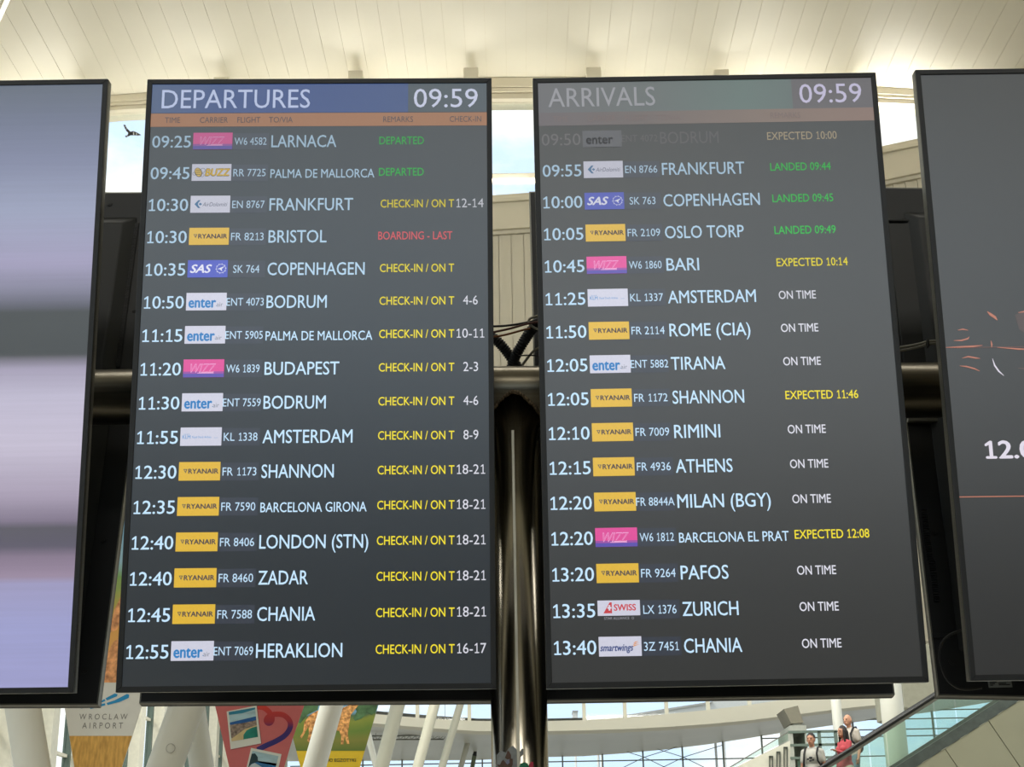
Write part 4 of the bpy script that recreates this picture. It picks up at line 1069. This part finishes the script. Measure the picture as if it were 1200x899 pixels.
def board(t, rows, arr=False):
    for i, (tm, lg, fl, de, dw, rc, rm, gt) in enumerate(rows):
        v = ROW0 - i * ROWP
        f = .74 + .24 * min(1, i / 6)
        if arr and i == 0: f = .5
        if arr and i == 1: f = .78
        f = round(f, 2)
        if arr and i == 0:
            ft = emi('text_faded', (84, 80, 82)); fl_ = emi('text_faded_b', (68, 64, 66))
            letters('time_text', tm, ft, t, -.3375, v, .079, .0252)
            logo('FADED', t, -.2146, v, .34)
            letters('flight_number_text', fl, fl_, t, -.1385, v, .0735, .0148, align='C')
            letters('destination_text', de, fl_, t, -.0965, v, dw / 1000, .0258)
            letters('remark_text', rm, emi('text_faded_gold', (142, 126, 98)), t, .1215, v, .1415, .0168)
            continue
        tb = tmat(BLUE, f, 'blue')
        letters('time_text', tm, tb, t, -.3372, v, .0785, .0252, offset=.007)
        logo(lg, t, -.2144, v + (.001 if not arr else .001), round(.78 + .2 * min(1, i / 4), 2))
        rect(-.174, v - .0175, -.1005, v + .0175, 1).build('flight_number_field', emi('field_blue', (36, 42, 56)), t)
        fw = .0735 if len(fl) == 8 else (.065 if len(fl) == 7 and fl[0] != 'L' else .062)
        if len(fl) == 6: fw = .052
        letters('flight_number_text', fl, tb, t, -.1378, v, fw, .0158, layer=3, align='C')
        small = de in ('PALMA DE MALLORCA', 'BARCELONA GIRONA', 'BARCELONA EL PRAT')
        letters('destination_text', de, tb, t, -.0957, v - (.002 if small else 0), dw / 1000, .0185 if small else .0258, offset=.007)
        rcol = {'g': (m_grn, 'green'), 'y': (m_yel, 'yellow'), 'r': (m_red, 'red'), 'w': (m_wht, 'white')}[rc]
        wid = {'DEPARTED': .0905, 'CHECK-IN / ON T': .148, 'BOARDING - LAST': .1485, 'ON TIME': .0735}.get(rm, .1225 if 'LANDED' in rm else .1415)
        u = .1235 if (rm != 'CHECK-IN / ON T') else .1275
        o = letters('remark_text', rm, tmat(rcol[0], f, rcol[1]), t, u, v + .0005, wid, .0166, offset=.01)
        if gt:
            gw = {5: .0545, 3: .029}[len(gt)]
            letters('check_in_desk_text', gt, tmat(m_wht, f, 'white'), t, .3075, v + .001, gw, .0185, align='C')
# departures
td = screen_thing('flight_display', 'departures display listing flights in yellow, blue and white under a blue header', POSE['dep'], G1)
bezel(td); rim(td); rear(td); mount(td, .62, .02)
face(td, lcd('lcd_lit_blue_haze', .010, (.7, 1.1, 1.55)))  # panel glow tinted blue, partly in place of reflected sky haze
rect(-.3425, 1.1590, .1815, PV1, 1).build('header_bar', emi_ramp('header_blue', [(0, (48, 70, 108)), (.25, (22, 56, 114)), (.5, (14, 52, 114)), (1, (24, 56, 110))], 'X', .524, k=1, off=.65), td)
rect(.1815, 1.1590, PW, PV1, 1).build('clock_field', emi('clock_field', (44, 58, 68)), td)
rect(-.3425, 1.1290, PW, 1.1580, 1).build('column_band', emi('band_orange', (140, 90, 50)), td)
letters('title_text', 'DEPARTURES', emi('title_white', (168, 178, 208)), td, -.3217, 1.1895, .3026, .0405, layer=3)
letters('clock_text', '09:59', emi('title_white2', (182, 186, 208)), td, .1933, 1.1895, .131, .0405, layer=3)
m_hd = emi('band_text', (34, 34, 48))
for s_, a, b in (('TIME', -.3135, -.2823), ('CARRIER', -.2424, -.1852), ('FLIGHT', -.1661, -.1193), ('TO/VIA', -.1019, -.0533), ('REMARKS', .131, .1919), ('CHECK-IN', .2668, .3313)):
    letters('column_title_text', s_, m_hd, td, a, 1.1432, b - a, .0122, layer=3)
board(td, DEP)
# arrivals
ta = screen_thing('flight_display', 'arrivals display with a washed-out header, yellow logos and a pale top row', POSE['arr'], G1)
bezel(ta); rim(ta); rear(ta); mount(ta, .62, .02)
face(ta, lcd('lcd_lit_b', .016, (1.1, 1.1, 1.05)))
rect(-.3425, 1.1560, .178, PV1, 1).build('header_bar', emi_ramp('header_grey_green', [(0, (84, 84, 88)), (.45, (80, 88, 88)), (.8, (80, 98, 94)), (1, (78, 92, 90))], 'X', .52, off=.65), ta)
rect(.178, 1.1560, PW, PV1, 1).build('clock_field', emi('clock_field_b', (80, 76, 80)), ta)
rect(-.3425, 1.1270, PW, 1.1560, 1).build('column_band', emi_ramp('band_faded', [(0, (84, 76, 80)), (.3, (90, 80, 78)), (.7, (112, 94, 84)), (1, (118, 94, 84))], 'X', .685, off=.5), ta)
letters('title_text', 'ARRIVALS', emi('title_faded', (134, 134, 140)), ta, -.322, 1.1890, .219, .0415, layer=3)
letters('clock_text', '09:59', emi('title_white3', (176, 170, 196)), ta, .1930, 1.1890, .1275, .0415, layer=3)
for s_, a, b in (('TIME', -.3135, -.2823), ('CARRIER', -.2424, -.1852), ('FLIGHT', -.1661, -.1193), ('TO/VIA', -.1019, -.0533), ('REMARKS', .131, .1919)):
    letters('column_title_text', s_, emi('band_text_faded', (96, 80, 78)), ta, a, 1.1415, b - a, .0122, layer=3)
board(ta, ARR, True)
# left screen, blank picture with horizontal bands
tl = screen_thing('flight_display', 'lilac screen with blurred grey horizontal bands at the left edge', POSE['left'], G1)
bezel(tl); rim(tl); rear(tl); mount(tl, .62, .02)
st = [(0, (150, 150, 196)), (.10, (150, 152, 198)), (.165, (150, 146, 184)), (.175, (146, 128, 152)), (.205, (126, 110, 132)), (.222, (80, 74, 92)), (.25, (76, 72, 84)), (.262, (118, 106, 128)), (.30, (158, 146, 168)), (.38, (188, 180, 200)), (.46, (180, 174, 196)),
      (.505, (150, 142, 166)), (.522, (84, 80, 92)), (.528, (22, 28, 30)), (.598, (22, 28, 30)), (.606, (60, 60, 76)), (.635, (112, 110, 134)), (.68, (146, 140, 172)), (.77, (138, 144, 172)), (.86, (108, 114, 144)), (.93, (88, 96, 122)), (1, (70, 80, 96))]
face(tl, emi_ramp('picture_bands', st, 'Z', SH, lines=.07, k=1.0))
# right screen, dark picture
tr = screen_thing('flight_display', 'dark screen with thin orange lines and white characters at the right edge', POSE['right'], G1)
bezel(tr); rim(tr); rear(tr); mount(tr, .62, .02)
face(tr, lcd('lcd_lit_c', .010))
m_or = emi('trace_orange', (176, 104, 80)); m_or2 = emi('trace_dull', (104, 66, 58)); m_pw = emi('glyph_white', (214, 208, 220))
letters('lettering', '12.0', m_pw, tr, -.2845, .4345, .094, .0335, layer=2, offset=.028)
rect(-PW, .3425, PW, .3445, 2).build('thin_line', m_or, tr)
rect(-PW, .6385, PW, .6396, 2).build('thin_line', m_or2, tr)
def streak(pts, wd, m, nme='curved_streak'):
    mb = MB(); vs = []; y = PANEL_Y - LAYER * 2; n = len(pts)
    for i, (a, b) in enumerate(pts):
        p = pts[max(i - 1, 0)]; q = pts[min(i + 1, n - 1)]; dx_, dz_ = q[0] - p[0], q[1] - p[1]; l = math.hypot(dx_, dz_)
        ww = wd * math.sin(math.pi * (i + .25) / (n - .5)); vs += [(a - dz_ / l * ww, y, b + dx_ / l * ww), (a + dz_ / l * ww, y, b - dx_ / l * ww)]
    mb.add(vs, [(2 * i, 2 * i + 1, 2 * i + 3, 2 * i + 2) for i in range(n - 1)]); return mb.build(nme, m, tr)
streak([(-.345, .6395), (-.315, .640), (-.29, .641), (-.27, .643)], .002, m_or)
streak([(-.325, .6535), (-.31, .6535), (-.297, .657), (-.294, .661)], .0016, m_or)
streak([(-.315, .6745), (-.305, .6765), (-.295, .674)], .0014, m_or)
streak([(-.312, .6175), (-.30, .6205), (-.285, .6175), (-.277, .6165)], .0016, m_or)
streak([(-.318, .602), (-.305, .6005), (-.29, .596), (-.28, .591)], .0016, m_or)
streak([(-.254, .712), (-.248, .706), (-.240, .700), (-.236, .694)], .003, m_or)
streak([(-.2525, .652), (-.2515, .645), (-.2525, .638)], .0016, m_or)
streak([(-.2415, .6385), (-.2, .6345), (-.16, .633)], .0016, m_or)
streak([(-.193, .709), (-.175, .712), (-.155, .705)], .002, m_or)
poly([(-.2, .705), (-.175, .712), (-.14, .70), (-.13, .66), (-.17, .656), (-.195, .675)], 1).build('dull_glow_shape', emi('glow_dull', (66, 50, 48)), tr)
streak([(-.253, .616), (-.250, .602), (-.243, .59), (-.234, .581)], .0017, m_pw)
streak([(-.205, .596), (-.18, .593), (-.15, .588)], .0013, m_or2)
streak([(-.186, .510), (-.194, .495), (-.199, .48), (-.201, .466)], .0016, emi('trace_grey', (112, 118, 122)))
letters('lettering', 'N', m_pw, tr, -.2265, .0735, .017, .017, layer=2, offset=.05)
letters('lettering', 'OV', m_pw, tr, -.206, .0735, .036, .017, layer=2, offset=.05)
poly([(-.2285, .1015), (-.219, .1125), (-.19, .1125), (-.19, .1015)], 2).build('white_emblem', m_pw, tr)
poly([(-.218, .1255), (-.213, .1335), (-.19, .1335), (-.19, .1255)], 2).build('white_emblem', m_pw, tr)
poly([(-.212, .1405), (-.209, .1445), (-.19, .1445), (-.19, .1405)], 2).build('white_emblem', m_pw, tr)

# ------------------------------------------------------------------ screens facing away, seen from behind
RP = dict(dr=(.0423, -.131, .0059, -.4039, 3.036, 2.0122), ar=(.01, -.14, 0.0, .4035, 3.03, 2.006), lr=(.009, -.14, .0127, -1.1869, 3.0013, 2.015), rr=(.0014, -.15, .036, 1.1885, 3.0055, 1.9873))
G2 = 'displays facing away on the far side of the crossbar'
def rear_screen(key, label):
    yaw, tilt, roll, x, y, z = RP[key]
    R = Matrix.Rotation(yaw, 4, 'Z') @ Matrix.Rotation(tilt, 4, 'X') @ Matrix.Rotation(roll, 4, 'Y')
    # local frame turned half round so that the display looks away; rear face lies on the pose plane
    R2 = R @ Matrix.Translation((0, ST, 0)) @ Matrix.Rotation(math.pi, 4, 'Z')
    t = thing('flight_display', label, 'screen', (0, 0, 0), (0, 0, 0), G2)
    M_ = Matrix.Translation((x, y, z)) @ R2
    t.location = M_.to_translation(); t.rotation_euler = M_.to_euler()
    bezel(t); rim(t); rear(t); face(t, lcd('lcd_lit_d', .03)); mount(t, .64, .02)
    return t
rear_screen('dr', 'back of the display behind the departures screen, only its bottom edge showing')
rear_screen('ar', 'back of the display behind the arrivals screen, dark bar showing below it')
t = rear_screen('lr', 'dark back of a display with vent strip and screws, behind the lilac screen')
t = rear_screen('rr', 'dark back of a display with rounded recess and dangling cable, behind the right edge screen')
# rounded recess edge, second vents, cable, plate (local u is mirrored: u_local = -u)
def rr_(pts, r, m, nme, seg=8):
    P = []
    for i in range(len(pts) - 1):
        for k in range(4): P.append(Vector(pts[i]).lerp(Vector(pts[i + 1]), k / 4))
    P.append(Vector(pts[-1])); return MB().tube(P, r, seg).build(nme, m, t)
def U(u, v, d=.004): return (-u, ST + d, v)
rr_([U(-.345, 1.135), U(-.29, 1.134), U(-.272, 1.125), U(-.260, 1.10), U(-.256, 1.07), U(-.256, .94), U(-.256, .66)], .004, m_black, 'recess_edge')
MB().bbox((.2565, ST, .66), (.345, ST + .006, 1.128)).build('recess_cover', m_back2, t, .003)
MB().bbox((.255, ST, .605), (.352, ST + .012, .613)).build('cover_lip', m_alu, t, .001)
vb = MB()
for i in range(40): vb.box((.338 if i < 22 else .334, ST + .003, .40 - i * .0052), (.012, .004, .0028))
o = vb.build('side_vents', m_back2, t); o['kind'] = 'stuff'
MB().bbox((.316, ST, .128), (.352, ST + .004, .118)).build('cover_lip', m_back2, t, .001)
# ------------------------------------------------------------------ steel support
sup = thing('steel_support', 'brushed steel post and crossbar welded into a T carrying the screens', 'post', (0, 2.925, 0))
PC = -.0005; RY = 2.925; PR = .0545
zc0 = 2.622
def barz(X): return zc0 - .010 * X
MB().tube([(PC, 0, 0), (PC + .002, 0, 1.3), (PC + .004, 0, zc0)], PR, 48).build('post', m_steel, sup)
MB().tube([(-2.2, 0, barz(-2.2)), (2.2, 0, barz(2.2))], .0575, 48).build('crossbar', mat('dull_steel', (112, 106, 92), .3, metal=1.0, var=.25, scale=7, stretch=(.5, 14, 14)), sup)
MB().tube([(PC, 0, 0), (PC, 0, .015)], .13, 32).build('base_flange', m_steel, sup)
for x_ in (-2.2, 2.2):
    MB().tube([(x_, 0, 0), (x_, 0, barz(x_) + .0575)], PR, 32).build('post', m_steel, sup)
wb_ = MB()
for i in range(44):
    a = -math.pi * .62 + math.pi * 1.24 * i / 43; r = PR + .001
    x_ = r * math.sin(a) * 1.0; y_ = -r * math.cos(a)
    zz = zc0 - math.sqrt(max(0, .0575 ** 2 - min(y_ * y_, .0575 ** 2))) if y_ < 0 else zc0 - .0575
    wb_.ico((PC + .004 + x_ * 1.04, y_ * 1.04, zz - .001 + random.uniform(-.001, .001)), random.uniform(.0038, .0055), 1)
wo = wb_.build('weld_bead', m_weld, sup); wo['kind'] = 'stuff'
MB().box((PC + .0002, -PR - .0002, 1.3), (.0055, .0016, 2.45)).build('seam_highlight', mat('seam_highlight_steel', (214, 206, 184), .38, metal=.55, var=.2, scale=40, stretch=(1, 1, .3)), sup, .0006, 2)  # seam strip coloured bright to carry the highlight down the post
# stickers wrapped round the foot of the visible post
def patch(name, pts, m, parent, off):
    P = []
    for x, y in pts:
        p = at(x, y, RY - PR); sx_ = max(-.99, min(.99, (p.x - PC) / PR)); a = math.asin(sx_); r = PR + off
        P.append(Vector((PC + r * math.sin(a), -r * math.cos(a) , p.z)) - parent.location + Vector((0, RY, 0)))
    mb = MB(); c = sum(P, Vector()) / len(P); ax = c.x + parent.location.x - PC; 
    k = math.hypot(c.x + parent.location.x - PC, c.y + parent.location.y - RY); s_ = (PR + off) / k
    c = Vector((PC + (c.x + parent.location.x - PC) * s_, RY + (c.y + parent.location.y - RY) * s_, c.z + parent.location.z)) - parent.location
    mb.add([c] + P, [(0, i + 1, (i + 1) % len(P) + 1) for i in range(len(P))]); return mb.build(name, m, parent)
stk = thing('sticker', 'torn grey sticker residue on the post below the screens', 'sticker', (PC, RY - PR, at(605, 920, RY - PR).z))
m_res = mat('paper_residue', (128, 130, 128), .8, var=.15, scale=80)
for pts in (((584, 925), (582, 884), (587, 879), (593, 882), (596, 877), (601, 874), (605, 878), (607, 884), (606, 925)), ((606, 925), (607, 884), (611, 878), (617, 876), (622, 881), (627, 888), (627, 925))):
    patch('residue_patch', pts, m_res, stk, .0006)
s2 = thing('sticker', 'orange and black patterned sticker low on the steel post', 'sticker', (PC, RY - PR, at(595, 920, RY - PR).z))
m_ob = mat('sticker_orange_black', (200, 130, 30), .5, var=.9, scale=160, col2=(60, 34, 20), detail=1)
patch('pattern_patch', ((583, 895), (586, 896.5), (588, 892), (590, 890), (594, 895), (598, 895.5), (598, 889), (601, 889.5), (601, 896), (599, 901), (597, 915), (589, 915), (586, 901)), m_ob, s2, .0012)
patch('pattern_patch', ((592, 888), (594, 883), (595, 879.5), (597, 881), (599, 885), (599, 889), (595, 890)), m_ob, s2, .0012)
patch('grey_patch', ((594, 891), (597, 890), (597.5, 894), (595, 896), (593, 894)), mat('sticker_lilac', (110, 110, 130), .5), s2, .0014)
s3 = thing('sticker', 'green and red sticker at the right of the steel post, lowest in view', 'sticker', (PC, RY - PR, at(615, 920, RY - PR).z))
patch('green_patch', ((608, 900), (610, 895), (614, 893.5), (618, 894.5), (620, 899), (619, 912), (609, 912)), mat('sticker_green', (24, 110, 78), .5, var=.3, scale=100), s3, .0012)
patch('red_patch', ((619.5, 896), (622, 892.5), (624.5, 893), (625, 902), (623, 910), (620, 908)), mat('sticker_red', (170, 44, 70), .5), s3, .0013)
patch('black_patch', ((625, 892), (627, 891), (626.5, 896), (625.3, 905), (624.5, 898)), m_black, s3, .0013)
# ------------------------------------------------------------------ cables
def spline(pts, n=8):
    P = []
    for i in range(len(pts) - 1):
        p0, p1_, p2_, p3 = pts[max(i - 1, 0)], pts[i], pts[i + 1], pts[min(i + 2, len(pts) - 1)]
        for k in range(n):
            q = k / n
            P.append(.5 * ((2 * p1_) + (p2_ - p0) * q + (2 * p0 - 5 * p1_ + 4 * p2_ - p3) * q * q + (3 * p1_ - p0 - 3 * p2_ + p3) * q ** 3))
    P.append(pts[-1]); return P
def cable(label, pts, r, m, name='cable', corr=False, group=None):
    """pts: (x, y, Y)"""
    W_ = [at(*p) for p in pts]; o0 = W_[0].copy()
    P = [p - o0 for p in spline(W_, 10)]
    if corr:
        L_ = sum((P[i + 1] - P[i]).length for i in range(len(P) - 1)); n = int(L_ / .00135); Q = []; acc = [0]
        for i in range(len(P) - 1): acc.append(acc[-1] + (P[i + 1] - P[i]).length)
        for k in range(n + 1):
            s_ = L_ * k / n; i = max(j for j in range(len(acc)) if acc[j] <= s_ + 1e-9); i = min(i, len(P) - 2)
            Q.append(P[i].lerp(P[i + 1], (s_ - acc[i]) / max(1e-9, acc[i + 1] - acc[i])))
        rad = [r if (k % 4) < 2 else r * .84 for k in range(len(Q))]
        mb = MB().tube(Q, r, 16, radii=rad)
    else: mb = MB().tube(P, r, 10)
    o = mb.build(name, m, None); o.location = o0
    return tag(o, label, 'cable', group)
m_brown = mat('cable_brown', (96, 52, 40), .5); m_orc = mat('cable_orange_brown', (150, 92, 44), .5); m_greyc = mat('cable_grey', (150, 146, 128), .5)
cable('black corrugated conduit running down from the left to the T joint', [(540, 372, 2.99), (566, 388, 2.99), (584, 401, 2.99), (598, 418, 3.0), (607, 432, 3.0), (612, 450, 3.0)], .0118, m_black, 'corrugated_conduit', True)
cable('black corrugated conduit leaning in from the arrivals screen side', [(655, 350, 2.965), (636, 372, 2.965), (622, 388, 2.968), (611, 405, 2.97), (602, 422, 2.99), (598, 440, 3.005)], .0118, m_black, 'corrugated_conduit', True)
cable('thin black cable crossing the gap above the conduits', [(560, 382, 2.95), (580, 382.5, 2.95), (600, 381, 2.95), (622, 377, 2.94), (640, 372, 2.94)], .0024, m_black)
cable('thin dark brown cable just below the black one', [(560, 392, 2.95), (580, 389, 2.95), (598, 385, 2.945), (620, 379, 2.935), (640, 376, 2.935)], .0024, m_brown)
cable('thin orange-brown cable lowest of the three in the centre gap', [(560, 394, 2.95), (580, 394.5, 2.95), (598, 391, 2.95), (614, 386.5, 2.95), (640, 380, 2.985)], .0022, m_orc)
cable('grey cable looped round the conduit beside the arrivals screen', [(650, 366, 2.95), (632, 370, 2.945), (622, 373, 2.94), (619.5, 377, 2.94), (623, 382, 2.94), (631, 386, 2.94), (645, 388, 2.95)], .0026, m_greyc)
cable('grey cable rising from the crossbar to behind the arrivals screen', [(612, 428, 2.98), (618, 420, 2.97), (626, 411, 2.96), (636, 406, 2.96), (650, 402, 2.96)], .0028, m_greyc)
cable('short black wire on top of the crossbar beside the conduits', [(608, 417, 2.95), (618, 416.5, 2.95), (632, 417, 2.95), (650, 418, 2.95)], .0016, m_black)
cable('upper grey cable in the gap right of the arrivals screen', [(1030, 410, 2.94), (1056, 407, 2.94), (1078, 403, 2.94), (1090, 400, 2.94), (1120, 399, 2.94)], .0026, m_greyc)
cable('lower grey cable tied below another right of the arrivals screen', [(1030, 415, 2.945), (1056, 411, 2.945), (1078, 406.5, 2.945), (1090, 403, 2.945), (1120, 402, 2.945)], .0024, m_greyc)
cable('black cable hanging in an arc over the back of the rightmost display', [(1150, 735, 2.90), (1125, 739, 2.90), (1106, 750, 2.90), (1101, 772, 2.90), (1109, 795, 2.90), (1122, 806, 2.90), (1136, 808, 2.91), (1150, 806, 2.92)], .0024, m_black)
o = MB()
p = at(1087, 402.5, 2.935)
zt_ = MB().box((0, 0, 0), (.004, .014, .016)).build('cable_tie', m_black); zt_.location = p; tag(zt_, 'black cable tie round the two grey cables', 'cable tie')
# rating label under the rightmost screen
pl = at(1172, 801.5, 2.955)
lb = thing('rating_label', 'small grey printed label under the rightmost screen', 'label', pl, (math.radians(-8), 0, 0))
MB().bbox((-.023, 0, -.007), (.023, .001, .007)).build('plate', mat('label_grey', (120, 124, 122), .5), lb)
mb = MB()
for i, (a, b, z) in enumerate(((-.020, -.006, .0035), (-.020, -.010, .0005), (-.020, -.014, -.0025), (-.003, .019, -.002), (-.003, .012, .001))): mb.bbox((a, -.0005, z - .0009), (b, 0, z + .0009))
mb.build('print', m_black, lb)['kind'] = 'stuff'
# ------------------------------------------------------------------ bird decal on the high window
BY = YF + .18
bp = at(153, 153, BY)
bd = thing('bird_decal', 'dark striped bird-of-prey sticker on the high window pane at the left', 'decal', bp)
def D(pts, m, nme, y=0):
    P = [at(x, y_, BY) - bp + Vector((0, y, 0)) for x, y_ in pts]; return MB().prism(P, (0, .004, 0)).build(nme, m, bd)
m_bird = mat('decal_dark', (52, 54, 56), .6); m_bs = mat('decal_stripe', (190, 196, 198), .6)
D(((144.5, 146), (147, 146.5), (148.5, 150), (151, 152.5), (153, 154.5), (150.5, 156), (148, 153.5), (146, 150)), m_bird, 'wing')
D(((153, 154.5), (156, 153.5), (160, 155), (165.5, 158.2), (162, 158.8), (157, 158.5), (152.5, 158.6)), m_bird, 'wing')
D(((150.5, 155), (153.5, 154), (154.5, 157.5), (151, 159.5), (147.5, 161), (146.5, 159.5), (149.5, 158)), m_bird, 'body')
for q in (((146, 148.6), (147.8, 147.8), (148.1, 148.6), (146.4, 149.4)), ((147.3, 151), (149.3, 150.2), (149.8, 150.9), (147.8, 151.8)), ((156, 154.6), (157, 154.4), (157.2, 158), (156.2, 158)), ((159.5, 155.6), (160.4, 155.9), (160.4, 158.2), (159.5, 158.2)), ((148, 159), (149, 158.5), (150, 159.4), (149, 160))):
    D(q, m_bs, 'stripe', -.003)
